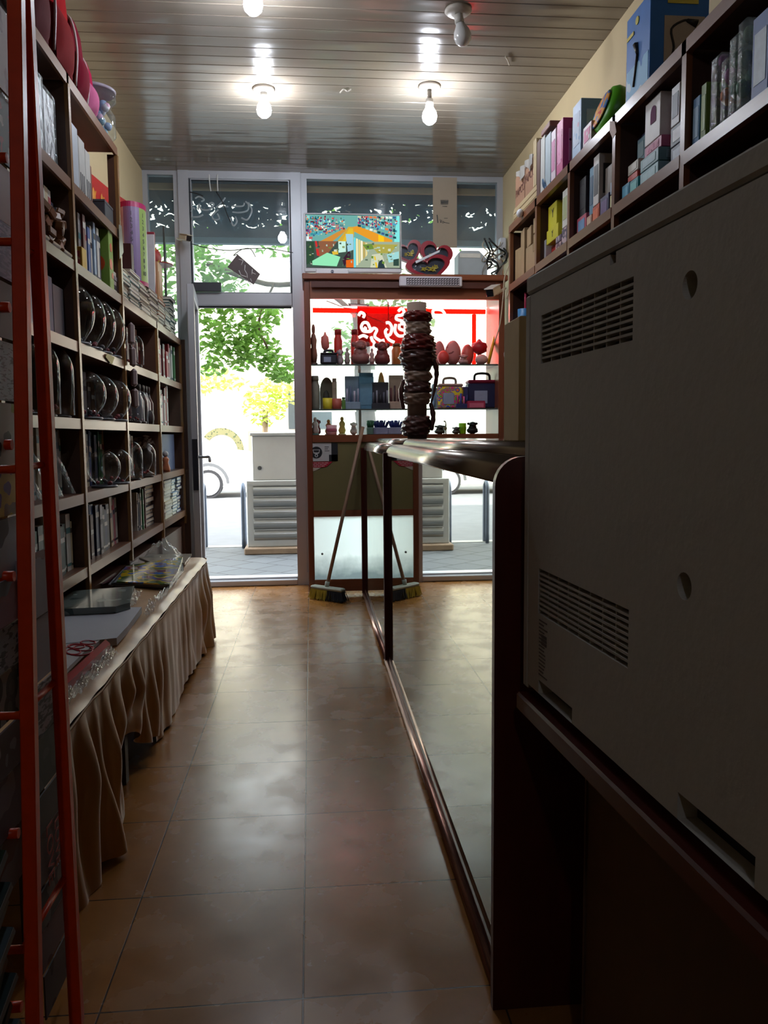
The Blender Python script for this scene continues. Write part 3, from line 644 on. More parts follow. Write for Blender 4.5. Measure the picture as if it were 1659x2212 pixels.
w_.part('handwriting', t, M('#3a4044', .7))
# pale container and wires
a, b, c_, e_ = rc(986, 599, 1048, 546, 5.95)
t = thing('plastic_container', 'cloudy white plastic container with cut corners behind the heart boxes', 'container', ((a+b)/2, 5.95, 2.24))
ol = [(a, 2.24), (b, 2.24), (b, e_-.06), (b-.06, e_), (a+.02, e_), (a, e_-.02)]
MB().prism([(x, 5.88, z) for x, z in ol], (0, .16, 0)).part('body', t, M('#cfd6da', .5, var=.05, trans=.4)); B(a+.01, b-.05, 5.875, 5.88, e_-.05, e_-.02).part('label', t, M('#e4e4da', .6))
wm = [M('#1c1e22', .5), M('#c9bda8', .5), M('#8c8a88', .5)]; rg = random.Random(11)
ct_ = thing('cable_tangle', 'tangle of black and white cables hanging at the window corner above the cabinet end', 'cable', tuple(at(1065, 600, Y=5.9)))
for i in range(16):
    x, y_ = rg.uniform(1045, 1090), rg.uniform(515, 560); P = []
    for k in range(5): P.append(at(x, y_, Y=5.9+rg.uniform(-.08, .08))); x += rg.uniform(-18, 18); y_ += rg.uniform(5, 18); x = min(max(x, 1042), 1094)
    MB().tube(smooth_path(P), .004+.003*(i % 3 == 0), 6).part('cable', ct_, wm[i % 3])
B(*[f(at(1078, 560, Y=6.0).x, at(1092, 515, Y=6.0).x) for f in (min, max)], 5.97, 6.03, at(1078, 560, Y=6.0).z, at(1092, 515, Y=6.0).z, c=.006).thing('junction_box', 'white junction box above the cable tangle at the window corner', 'box', M('#c8ccd6', .4))
for P, lab in (([(1128, 525), (1105, 560), (1090, 600), (1087, 640), (1080, 700), (1068, 740)], 'pale loose cable dropping from the cardboard shelf past the camera to the cabinet side'), ([(1116, 560), (1108, 590), (1100, 625), (1094, 645)], 'pale short cable beside the white camera under the cardboard bay')):
    MB().tube(smooth_path([at(x, y_, Y=5.3) for x, y_ in P]), .004, 6).thing('cable', lab, 'cable', M('#b8a890', .6))
# ================================================================== GOODS IN THE DISPLAY CABINET
def prof_thing(kind, name, label, cat, box, Y, cols, group):
    x0, x1, z0, z1 = rc(*box, Y); w = x1-x0; h = z1-z0; cx = (x0+x1)/2; r = w/2; zb = {0: 1.14, 1: 1.32, 2: 1.63}[group[1]]
    h = z1-zb; g = group[0]; ms = [M(c, .5, var=.2, scale=30) if isinstance(c, str) else c for c in cols]
    t = thing(name, label, cat, (cx, Y, zb), g); C = (cx, Y, zb)
    def sc_(pr): return [(a*r, b*h) for a, b in pr]
    if kind == 'figure':      # standing figurine: plinth, robed body, head
        MB().lathe(C, sc_([(.9, 0), (.9, .06), (.6, .08)]), 14).part('plinth', t, ms[-1])
        MB().lathe(C, sc_([(.62, .08), (.8, .25), (.55, .45), (.75, .62), (.5, .74), (.25, .78)]), 14, wob=lambda j, k: 1+.12*math.sin(k*1.9+j)).part('body', t, ms[0])
        MB().ball((cx, Y, zb+h*.87), (r*.42, r*.42, h*.13), 10).part('head', t, ms[0])
    elif kind == 'rose':
        MB().lathe(C, sc_([(.55, 0), (.65, .05), (.3, .12), (.2, .4), (.25, .45)]), 12).part('stand', t, ms[-1])
        MB().lathe(C, sc_([(.25, .45), (.85, .55), (1, .7), (.8, .85), (.4, .9), (.12, 1)]), 12, wob=lambda j, k: 1+.15*math.sin(k*2.6+j*1.7)).part('flower', t, ms[0])
    elif kind == 'jar':
        MB().lathe(C, sc_([(.85, 0), (1, .06), (1, .7), (.75, .8), (.75, .86)]), 16).part('body', t, ms[0]); MB().lathe(C, sc_([(.82, .86), (.82, .98), (.7, 1)]), 16).part('lid', t, ms[-1])
    elif kind == 'ball':
        MB().ball((cx, Y, zb+h*.52), (r, r*.9, h*.49), 16, wob=lambda j, k: 1+.05*math.sin(k*PI*.9)).part('body', t, ms[0]); MB().lathe(C, sc_([(.5, 0), (.55, .06), (.3, .1)]), 12).part('base', t, ms[-1])
    elif kind == 'box':
        B(x0, x1, Y-.04, Y+.04, zb, zb+h*.9, c=.003).part('carton', t, ms[0]); B(x0+w*.1, x1-w*.1, Y-.042, Y-.04, zb+h*.12, zb+h*.7).part('label', t, ms[1 % len(ms)])
        B(x0+.003, x1-.003, Y-.037, Y+.037, zb+h*.9, zb+h).part('lid', t, ms[-1])
    elif kind == 'rack':      # counter rack with pens standing in it
        B(x0, x1, Y+.02, Y+.035, zb, zb+h, c=.003).part('back', t, ms[0]); B(x0, x1, Y-.045, Y+.02, zb, zb+h*.22, c=.003).part('tray', t, ms[0])
        n = max(3, int(w/.022))
        for i in range(n):
            X = x0+w*(i+.5)/n; MB().tube([(X, Y-.01, zb+h*.2), (X, Y-.005, zb+h*(.62+.08*math.sin(i*2.1)))], .0065, 8).part('pen', t, ms[1+i % (len(ms)-1)])
    elif kind == 'cup':
        MB().lathe(C, sc_([(.85, 0), (.95, .04), (1, 1), (.9, 1), (.82, .08), (0, .08)]), 18).part('cup', t, ms[0])
        if len(ms) > 1: MB().lathe(C, sc_([(1.01, .35), (1.03, .4), (1.03, .6), (1.01, .65)]), 18).part('band', t, ms[1])
    elif kind == 'bust':      # seated animal: haunches, chest, head, two ears
        MB().ball((cx, Y, zb+h*.28), (r*.95, r*.8, h*.29), 18, wob=lambda j, k: 1+.09*math.sin(k*2.7+j*1.9)).ball((cx, Y-.005, zb+h*.48), (r*.72, r*.6, h*.28), 14, wob=lambda j, k: 1+.08*math.sin(k*2.1+j*2.3)).part('body', t, ms[0])
        hd_ = MB().ball((cx, Y-.01, zb+h*.78), (r*.66, r*.6, h*.22), 16, wob=lambda j, k: 1+.06*math.sin(k*2.3+j*2)).ball((cx, Y-.01-r*.55, zb+h*.72), (r*.3, r*.28, h*.1), 10).part('head', t, ms[0])
        for q_ in (-1, 1): MB().ball((cx+q_*r*.68, Y, zb+h*.84), (r*.27, r*.12, h*.11), 10).part('ear', hd_, ms[-1])
    elif kind == 'arch':
        n = 12; P = [(x0, Y, zb), (x0, Y, zb+h*.6)]+[(cx-r*math.cos(PI*k/n), Y, zb+h*.6+h*.4*math.sin(PI*k/n)) for k in range(1, n)]+[(x1, Y, zb+h*.6), (x1, Y, zb)]
        MB().prism(P, (0, .05, 0)).part('panel', t, ms[0]); MB().ball((cx-r*.1, Y-.01, zb+h*.35), (r*.5, .01, h*.25), 12).part('emblem', t, ms[-1])
    elif kind == 'case':
        B(x0, x1, Y-.06, Y+.06, zb, zb+h*.72, c=.012).part('body', t, ms[0]); B(x0, x1, Y-.062, Y+.062, zb+h*.70, zb+h*.8, c=.01).part('lid', t, ms[1])
        MB().tube(smooth_path([(cx-r*.5, Y, zb+h*.78), (cx-r*.4, Y, zb+h*.97), (cx+r*.4, Y, zb+h*.97), (cx+r*.5, Y, zb+h*.78)]), .009, 8).part('handle', t, ms[2 % len(ms)])
        B(x0+w*.2, x0+w*.62, Y-.064, Y-.06, zb+h*.15, zb+h*.5).part('window', t, M('#9aa4c0', .15))
    elif kind == 'bunch':
        for i in range(34): 
            a = i*2.4; X = cx+r*.75*math.cos(a)*((i % 7)/7+.15); P = [(X, Y+.02*math.sin(a), zb+h*.45), (cx+(X-cx)*1.5, Y+.03*math.sin(a), zb+h*(.8+.2*math.sin(i*1.3)**2))]
            MB().tube(P, .006, 6).part('pen', t, ms[0])
        B(x0, x1, Y-.03, Y+.03, zb, zb+h*.5, c=.004).part('holder', t, ms[1])
    elif kind == 'bird':      # long-necked animal
        MB().ball((cx, Y, zb+h*.42), (r*.7, r*.45, h*.16), 12).part('body', t, ms[0]); MB().tube(smooth_path([(cx+r*.2, Y, zb+h*.45), (cx+r*.3, Y, zb+h*.75), (cx+r*.1, Y, zb+h*.93)]), [r*.25]*4+[r*.16]*4+[r*.14], 8).ball((cx-r*.1, Y, zb+h*.93), (r*.32, r*.16, h*.06), 10).part('neck', t, ms[0])
        for q_ in (-.35, -.15, .2, .4): MB().tube([(cx+q_*r, Y, zb), (cx+q_*r, Y, zb+h*.4)], r*.1, 6).part('leg', t, ms[-1])
    return t
G2 = ('ornaments on the upper glass shelf', 2); G1 = ('stationery on the lower glass shelf', 1); G0 = ('ornaments on the cabinet base board', 0)
rdk, pkk = '#7a2a28', '#b86a68'
for row in (
 ('figure', 'figurine', 'tall slender reddish figurine at the door end of the upper glass shelf', 'figurine', (669, 700, 686, 787), 5.80, ('#8a5a4a', '#5a3a30'), G2),
 ('rose', 'artificial_rose', 'single pink rose ornament on a dark stem, second from the cabinet door end', 'ornament', (694, 717, 711, 787), 5.82, ('#c87068', '#3a2826'), G2),
 ('case', 'jewel_case', 'low dark jewel case below the pink rose ornament', 'case', (692, 757, 728, 787), 5.74, ('#2a2c38', '#3a3c4a', '#1c1e28'), G2),
 ('jar', 'candle', 'tall red pillar candle rising behind the dark jewel case', 'candle', (722, 712, 739, 787), 5.88, ('#b83028', '#8a1c18'), G2),
 ('bust', 'figurine', 'small grey seated animal figurine between red candle and plush ornament', 'figurine', (727, 755, 742, 787), 5.73, ('#a8929a', '#8a747c'), G2),
 ('figure', 'figurine', 'small grey standing figurine beside the seated grey animal', 'figurine', (743, 751, 757, 787), 5.75, ('#9a8a88', '#7a6a68'), G2),
 ('jar', 'candle', 'slim red candle just behind the large dark red plush ornament', 'candle', (758, 712, 775, 787), 5.9, ('#c03028', '#7a1414'), G2),
 ('bust', 'plush_toy', 'large greyish red plush bear in the middle of the upper glass shelf', 'toy', (758, 735, 800, 787), 5.78, ('#8a5654', '#7a3a38'), G2),
 ('figure', 'figurine', 'slim pink figurine between the two dark red plush toys', 'figurine', (797, 752, 810, 787), 5.74, ('#b88a8a', '#8a5a5a'), G2),
 ('bust', 'plush_toy', 'dark red round plush toy beside the wrapped cardboard tube', 'toy', (808, 738, 843, 787), 5.80, ('#6e2a2c', '#5a1c20'), G2),
 ('jar', 'candle', 'amber candle half hidden behind the wrapped cardboard tube', 'candle', (846, 742, 868, 787), 5.84, ('#a85a20', '#6a3414'), G2),
 ('ball', 'ornament_ball', 'pink round ornament half hidden by the wrapped tube on the counter side', 'ornament', (936, 738, 962, 787), 5.85, (pkk, rdk), G2),
 ('ball', 'ornament_ball', 'bright red round ornament low beside the wrapped tube', 'ornament', (945, 758, 970, 787), 5.76, ('#d0403c', rdk), G2),
 ('ball', 'ornament_ball', 'largest pink round ornament with a dark pattern on the upper shelf', 'ornament', (961, 737, 996, 787), 5.83, (pat('blobs', ('#c47a78', '#c47a78', '#7a3434'), 22), rdk), G2),
 ('bust', 'plush_toy', 'little pale pink plush toy in front of the large pink ornament', 'toy', (990, 766, 1012, 787), 5.72, ('#b88888', '#9a6a6a'), G2),
 ('ball', 'ornament_ball', 'reddish round ornament between large pink ball and red flower pot', 'ornament', (996, 745, 1024, 787), 5.86, ('#c05048', rdk), G2),
 ('rose', 'flower_pot', 'dark red pot with a flat crown of red blossoms', 'ornament', (1018, 733, 1052, 787), 5.88, ('#b01828', '#4a1014'), G2),
 ('ball', 'ornament_pumpkin', 'pale pink ribbed round ornament at the end of the upper shelf', 'ornament', (1026, 766, 1054, 787), 5.73, ('#d8a4a0', rdk), G2),
 ('jar', 'ribbed_jar', 'grey jar with a scalloped rim at the door end of the lower glass shelf', 'jar', (671, 812, 690, 884), 5.80, ('#8a8a80', '#9a9a90'), G1),
 ('arch', 'gift_box', 'grey arched gift box with a cut-out figure beside the scalloped jar', 'box', (692, 815, 720, 884), 5.86, ('#6a665a', '#3a3832'), G1),
 ('box', 'carton', 'narrow cream carton standing behind the yellow and red cups', 'box', (718, 818, 727, 884), 5.88, ('#c8beb0', '#b4a89a', '#c8beb0'), G1),
 ('cup', 'pen_cup', 'yellow cup in front of the grey arched gift box', 'cup', (697, 860, 718, 884), 5.74, ('#d8c830',), G1),
 ('cup', 'pen_cup', 'brick red cup between the yellow cup and the blue carton', 'cup', (718, 861, 738, 884), 5.74, ('#b85a50',), G1),
 ('jar', 'small_bottle', 'small green bottle beside the brick red cup', 'bottle', (738, 858, 746, 884), 5.75, ('#6a9a50', '#2a4a34'), G1),
 ('rack', 'pen_display', 'pale blue counter display holding a row of pens', 'display', (746, 812, 777, 884), 5.80, ('#8ca0b8', '#a8a8c0', '#5a6a88', '#c0b8cc'), G1),
 ('box', 'carton', 'blue carton with a rounded top beside the pale blue pen display', 'box', (775, 806, 806, 884), 5.84, ('#5a86a4', '#6a94b0', '#4a7490'), G1),
 ('rack', 'pen_display', 'black open pen stand in the middle of the lower glass shelf', 'display', (803, 825, 840, 884), 5.78, ('#30303a', '#585868', '#8a8a98', '#202028'), G1),
 ('ball', 'ornament_ball', 'small amber oval ornament on top behind the black pen stand', 'ornament', (815, 806, 832, 826), 5.94, ('#a8843a', '#5a4a20'), G1),
 ('rack', 'pen_display', 'cream pen rack with dark red pens beside the wrapped tube', 'display', (841, 810, 872, 884), 5.80, ('#b0988a', '#5a2a30', '#3a1c24', '#6a3a40'), G1),
 ('arch', 'gift_box', 'pale blue upright box just past the wrapped cardboard tube', 'box', (932, 828, 944, 884), 5.82, ('#9ab0c4', '#7a90b0'), G1),
 ('case', 'toy_case', 'clear box of multicoloured building toys on the lower glass shelf', 'toy', (944, 816, 998, 884), 5.82, (pat('spots', ('#e0308a', '#30b850', '#f07030', '#3050c0', '#e8d030'), 26), '#a88a80', '#907a70'), G1),
 ('rack', 'pen_display', 'dark blue and pink marker rack beside the multicoloured toys', 'display', (985, 835, 1012, 884), 5.76, ('#303468', '#d83a80', '#4050b0', '#e86aa0', '#28306a'), G1),
 ('case', 'school_case', 'large dark blue case with a crimson lid and black handle', 'case', (1008, 806, 1074, 884), 5.84, ('#20244a', '#9a1c48', '#16181e'), G1),
 ('box', 'carton', 'crimson low carton in front of the dark blue case', 'box', (1008, 866, 1046, 884), 5.73, ('#a82a50', '#d06a88', '#8a1c40'), G1),
 ('figure', 'figurine', 'white and red clown-like figurine at the door end of the base board', 'figurine', (672, 901, 690, 940), 5.80, ('#e8dcd8', '#5a8a84'), G0),
 ('bust', 'figurine', 'dark red small figurine behind the white and red one', 'figurine', (678, 906, 693, 940), 5.86, ('#8a2a34', '#6a1c24'), G0),
 ('cup', 'flower_cup', 'pink and white cup low on the base board near the door end', 'cup', (705, 918, 728, 940), 5.76, ('#e0a8b0', '#b05a70'), G0),
 ('figure', 'figurine', 'orange and white figurine beside the pink cup', 'figurine', (701, 906, 719, 940), 5.88, ('#d89a5a', '#e8e0d0'), G0),
 ('figure', 'figurine', 'pale yellow figurine behind the pink cup on the base board', 'figurine', (730, 900, 748, 940), 5.85, ('#e8d878', '#e0d4a0'), G0),
 ('bust', 'figurine', 'white owl-like figurine beside the pale yellow one', 'figurine', (756, 912, 772, 940), 5.80, ('#dcd8d0', '#b0aca4'), G0),
 ('bunch', 'pen_holder', 'clear tray crowded with dark blue pens on the base board', 'pen holder', (805, 908, 838, 940), 5.78, ('#1c2a78', '#8a90b0'), G0),
 ('bunch', 'pen_holder', 'second clear tray of blue pens nearer the wrapped tube', 'pen holder', (838, 908, 868, 940), 5.78, ('#20308a', '#9096b4'), G0),
 ('bunch', 'pen_holder', 'green felt pens in a small holder at the start of the blue pens', 'pen holder', (792, 908, 806, 940), 5.74, ('#1c5a3a', '#5a7a70'), G0),
 ('bust', 'figurine', 'dark seated animal figurine beside the foot of the wrapped tube', 'figurine', (938, 918, 962, 940), 5.76, ('#3c3c34', '#2a2a24'), G0),
 ('bird', 'giraffe_figurine', 'small pale giraffe figurine looking over the dark seated animal', 'figurine', (954, 908, 968, 940), 5.84, ('#a89a80', '#8a7c64'), G0),
 ('bust', 'figurine', 'dark low animal figurine in front of the bright green cup', 'figurine', (976, 922, 995, 940), 5.76, ('#4a4440', '#332e2a'), G0),
 ('cup', 'pen_cup', 'bright lime green cup on the base board', 'cup', (991, 914, 1007, 940), 5.80, ('#a4e010', '#8ac810'), G0),
 ('bust', 'monkey_figurine', 'black round-eared monkey figurine beside the lime green cup', 'figurine', (1008, 911, 1033, 940), 5.80, ('#18181c', '#141418'), G0)):
    prof_thing(*row)
MB().tube([at(1055, 785, Y=5.75), at(1074, 705, Y=5.85)], .011, 6).thing('pencil', 'long yellow pencil leaning in the end corner of the upper glass shelf', 'pencil', M('#e0a818', .4))
t = thing('framed_mirror', 'small grey framed panel hanging behind the neon lettering', 'frame', tuple(at(773, 679, Y=6.04)))
P = [at(x, y_, Y=6.04) for x, y_ in ((752, 655), (798, 658), (792, 678), (758, 676))]; MB().prism(P, (0, .012, 0)).part('frame', t, M('#5a5860', .4)); Pc = sum(P, Vector())/4; MB().prism([Pc+(p-Pc)*.78+Vector((0, -.002, 0)) for p in P], (0, .004, 0)).part('panel', t, M('#b0b4b8', .2))
# stickers on the panel
a, b, c_, e_ = rc(670, 996, 730, 957, DY0)
Y0 = DY0+.009
t = thing('warning_sticker', 'white sticker with a round dark camera emblem on the olive cabinet panel', 'sticker', ((a+b)/2, Y0, c_))
sk = MB().box(a, b, Y0-.002, Y0, c_, e_, 0).box(a+.13, b, Y0-.0025, Y0-.002, c_, c_+.045, 1).box(b-.045, b, Y0-.0025, Y0-.002, c_, e_, 1)
cx_, cz_ = a+.042, (c_+e_)/2-.002
sk.tube([(cx_, Y0-.002, cz_), (cx_, Y0-.0035, cz_)], .041, 28, 1)
sk.poly([(cx_+r_*math.cos(k), Y0-.0036, cz_+z_) for r_, k, z_ in ((.026, PI, .02), (.026, 0, .02), (.02, 0, -.006), (.0, 0, -.014), (.02, PI, -.006))], 0)
sk.poly([(cx_-.021, Y0-.0038, cz_+.016), (cx_+.021, Y0-.0038, cz_+.016), (cx_+.016, Y0-.0038, cz_+.0), (cx_-.016, Y0-.0038, cz_+.0)], 1)
sk.tube([(cx_, Y0-.003, cz_-.022), (cx_, Y0-.004, cz_-.022)], .012, 18, 0); sk.tube([(cx_, Y0-.004, cz_-.022), (cx_, Y0-.0045, cz_-.022)], .006, 14, 1)
for i, w0 in enumerate((.03, .024, .034)): sk.box(a+.10, a+.10+w0, Y0-.003, Y0-.002, e_-.03-i*.014, e_-.026-i*.014, 1)
sk.part('print', t, [M('#c9ccd2', .5), M('#22262e', .5)])
t = thing('warning_sticker', 'torn crimson sticker with white writing below the round emblem', 'sticker', (a+.06, Y0, c_-.08))
ol = [(a, c_-.004), (a+.155, c_-.004), (a+.11, c_-.04), (a+.075, c_-.044), (a, c_-.042)]
MB().prism([(x, Y0-.002, z) for x, z in ol], (0, .002, 0)).part('band', t, M('#b01838', .5))
MB().prism([(x, Y0-.0015, z) for x, z in ((a, c_-.042), (a+.075, c_-.044), (a+.04, c_-.062), (a+.012, c_-.072), (a, c_-.06))], (0, .0015, 0)).part('torn_edge', t, M('#c0b8ae', .7))
l_ = MB()
for j in range(3):
    for i in range(9-j): l_.box(a+.012+i*.013, a+.012+i*.013+.007+.003*((i*7+j) % 2), Y0-.003, Y0-.002, c_-.014-j*.011, c_-.010-j*.011)
l_.part('lettering', t, M('#e8d8da', .5))
# broom -----------------------------------------------------------------------
hb = Vector((.10, 5.50, .0))
br = thing('broom', 'yellow and grey push broom with a wooden stick leaning on the display cabinet', 'broom', hb)
u = Vector((.75, -.66, 0)).normalized(); w = Vector((-u.y, u.x, 0)); T = Matrix(((u.x, w.x, 0, hb.x), (u.y, w.y, 0, hb.y), (0, 0, 1, 0), (0, 0, 0, 1)))
B(-.14, .14, -.028, .028, .07, .095, mat=T, c=.008).part('head', br, M('#9aa090', .6))
bs = MB(); rg = random.Random(5)
for i in range(46):
    for j in range(5):
        x = -.135+.27*i/45; y_ = -.024+.012*j; s2 = rg.uniform(-.012, .012); 
        bs.tube([T @ Vector((x, y_, .072)), T @ Vector((x*1.12+s2, y_*1.5+s2*.5, rg.uniform(0, .012)))], .0035, 4, 0 if i < 26+rg.randint(-2, 2) else 1, smooth=False)
bs.part('bristles', br, [M('#b0a038', .8, var=.3), M('#20242c', .8)])
MB().tube([T @ Vector((-.01, 0, .09)), T @ Vector((-.006, .005, .13))], .016, 12).part('socket', br, M('#a8b8b0', .5))
top = at(784, 922, Y=5.645); MB().tube([T @ Vector((-.008, .002, .10)), top], .0125, 10).part('stick', br, wood('#8a6a58', '#a88a74', .5, 8, 2))
# ================================================================== COUNTERS
chrome = M('#a8a29c', .24, metal=.95, var=.05, scale=30); mahog = wood('#3a110a', '#521c12', .34, 5, 2)
def mirror_mat():
    m, nt, out = newmat('counter_glass'); L = nt.links.new
    v = coords(nt); no = N(nt, 'TexNoise', Scale=5.0, Detail=5.0); L(v, no.inputs['Vector'])
    p = N(nt, 'BsdfPrincipled', Metallic=1.0, Roughness=.015); L(mixc(nt, no.outputs['Fac'], lin('#b9bfae'), lin('#d2d6c8')), p.inputs['Base Color'])
    d = N(nt, 'BsdfDiffuse', Color=lin('#6e6a58')); ms = N(nt, 'MixShader')
    mu = N(nt, 'Math', operation='MULTIPLY'); mu.inputs[1].default_value = .14; L(no.outputs['Fac'], mu.inputs[0]); L(mu.outputs[0], ms.inputs[0])
    L(p.outputs[0], ms.inputs[1]); L(d.outputs[0], ms.inputs[2]); L(ms.outputs[0], out.inputs[0]); return m
mirr = mirror_mat()
def counter(y0, y1, label, end):
    t = thing('shop_counter', label, 'counter', (.6, (y0+y1)/2, 0), 'mirrored shop counters')
    B(.365, .372, y0+.03, y1-.02, .05, 1.045).part('front_glass', t, mirr)
    B(.40, .88, y0+.02, y1-.01, .02, 1.07).part('carcass', t, mahog)
    P = [(.362, 1.035)]+[(.408-.046*math.cos(a*PI/16), 1.04+.046*math.sin(a*PI/16)) for a in range(9)]+[(.445, 1.086), (.445, 1.07), (.405, 1.07), (.372, 1.04)]
    MB().prism([(x, y0, z) for x, z in P], (0, y1-y0, 0), smooth=True).part('bullnose', t, chrome)
    P = [(.445, 1.075)]+[(.478-.033*math.cos(a*PI/12), 1.082+.031*math.sin(a*PI/12)) for a in range(7)]+[(.56, 1.113), (.56, 1.075)]
    MB().prism([(x, y0+.02, z) for x, z in P], (0, y1-y0-.02, 0), smooth=True).part('upper_bullnose', t, chrome)
    B(.56, .90, y0+.02, y1, 1.095, 1.112).part('top', t, M('#5a4438', .12))
    MB().tube([(.358, y0, .022), (.358, y1, .022)], .015, 10).part('base_rail', t, M('#9a7468', .25, metal=.8)); B(.362, .40, y0, y1, 0, .05).part('plinth', t, mahog)
    if end:
        P = [(.338, 0), (.338, 1.03)]+[(.392-.054*math.cos(a*PI/16), 1.035+.054*math.sin(a*PI/16)) for a in range(9)]+[(.44, 1.092), (.452, 1.112), (.475, 1.12), (.9, 1.12), (.9, 0)]
        MB().prism([(x, y0-.02, z) for x, z in P], (0, .02, 0)).part('end_panel', t, mahog)
    B(.345, .385, y1-.045, y1, 0, 1.05, c=.004).part('corner_post', t, wood('#3a120c', '#4a1a12', .65, 5, 2, .15))
    return t
counter(1.48, 3.89, 'long mirror-fronted shop counter with a dark end panel and chrome rounded edge', True)
counter(3.91, 5.63, 'mirror-fronted shop counter section reaching the display cabinet by the window', False)
# cardboard tube wrapped in plastic
cx0 = at(901, 900, Y=4.45).x
wt = thing('wrapped_tube', 'upright cardboard tube bunched with brown plastic bags, standing on the counter', 'tube', (cx0, 4.45, 1.112))
ztop = at(901, 655, Y=4.45).z
MB().lathe((cx0, 4.45, 1.112), [(.054, 0), (.054, ztop-1.112), (.048, ztop-1.112), (.048, .02)], 24).part('core', wt, M('#8d7566', .8, var=.08))
rg = random.Random(9)
wm2 = [M('#5a3c3a', .22, var=.5, scale=18, bump=.4), M('#a08a7a', .3, var=.3, scale=18, bump=.3), M('#6a1c1a', .25, var=.4, scale=18, bump=.4)]
LP = [(200, 150), (250, 168), (320, 160), (345, 138), (480, 142), (560, 180), (640, 200), (700, 214), (800, 226), (850, 200), (900, 175), (960, 168), (1020, 160), (1090, 150), (1150, 165), (1230, 182), (1330, 180), (1385, 150), (1530, 135), (1600, 182), (1700, 200), (1800, 180)]
RP = [(200, 165), (240, 195), (330, 182), (345, 165), (480, 185), (560, 222), (640, 236), (700, 246), (800, 240), (850, 232), (900, 190), (960, 165), (1020, 195), (1090, 170), (1150, 172), (1230, 190), (1330, 165), (1385, 140), (1530, 150), (1600, 180), (1700, 165), (1800, 140)]
def ip(t, y):
    for (a, b), (c, d) in zip(t, t[1:]):
        if a <= y <= c: return b+(d-b)*(y-a)/(c-a)
    return t[-1][1]
def bunch(y0, y1, m, seed):
    n = max(6, int((y1-y0)/13)); k = 44; mb = MB(); vs = []
    for j in range(n+1):
        y = y0+(y1-y0)*j/n; z = at(901, 640+y/5.925, Y=4.45).z; e = min(1, j/1.2, (n-j)/1.2)
        for i in range(k):
            a = 2*PI*i/k; f = (1+math.cos(a))/2; r = (ip(RP, y)*f+ip(LP, y)*(1-f))/5.925/F*4.45
            r *= 1+.05*math.sin(a*4+y*.07+seed)+.045*math.sin(a*9-y*.09+seed*2)+.03*math.sin(a*3+y*.16)
            r = .056+(max(r, .058)-.056)*(.6+.4*e); vs.append((cx0+r*math.cos(a), 4.45+r*math.sin(a), z))
    mb.add(vs, [(j*k+i, j*k+(i+1) % k, (j+1)*k+(i+1) % k, (j+1)*k+i) for j in range(n) for i in range(k)], 0, True)
    mb.part('plastic_wrap', wt, wm2[m])
for a in ((200, 338, 2, 1), (342, 488, 1, 2), (492, 700, 2, 3), (702, 960, 0, 4), (964, 1095, 1, 5), (1100, 1236, 0, 6), (1240, 1385, 1, 7), (1530, 1790, 0, 8)): bunch(*a)
for P in ([(935, 770), (943, 800), (940, 835), (932, 870)], [(930, 870), (936, 900), (932, 930)], [(872, 820), (866, 850), (872, 885)]):
    MB().tube(smooth_path([at(x, y_, Y=4.42) for x, y_ in P]), [.008, .012, .011, .016, .012, .014, .01, .012, .008, .008, .006, .006, .004][:len(P)*4-3], 8).part('plastic_strip', wt, wm2[0])
# stacked cartons beside the photocopier
kraft = M('#a08c62', .85, var=.12, scale=9)
zz = [1.112, 1.15, 1.27, 1.36]
for i in range(3):
    t = thing('carton', ('bottom', 'middle', 'top')[i]+' tan carton of the narrow stack on the counter behind the photocopier', 'box', (.66, 2.245, zz[i]), 'tan cartons stacked on the counter')
    B(.556+.003*(i % 2), .80, 2.2, 2.29, zz[i], zz[i+1]-.001, c=.003).part('body', t, kraft); B(.58, .78, 2.198, 2.2, zz[i]+.01, zz[i]+.02).part('print_mark', t, M('#6a5634', .8))
xa = at(1122, 700, Y=2.0).x; t = thing('carton', 'tallest tan carton on the counter, touching the photocopier edge in view', 'box', (xa+.1, 2.08, 1.112))
B(xa, xa+.22, 2.0, 2.16, 1.112, at(1130, 682, Y=2.0).z, c=.003).part('body', t, M('#b39a6c', .85, var=.12, scale=9)); B(xa+.02, xa+.2, 1.999, 2.0, 1.13, 1.4).part('tape', t, M('#8e7a52', .5))
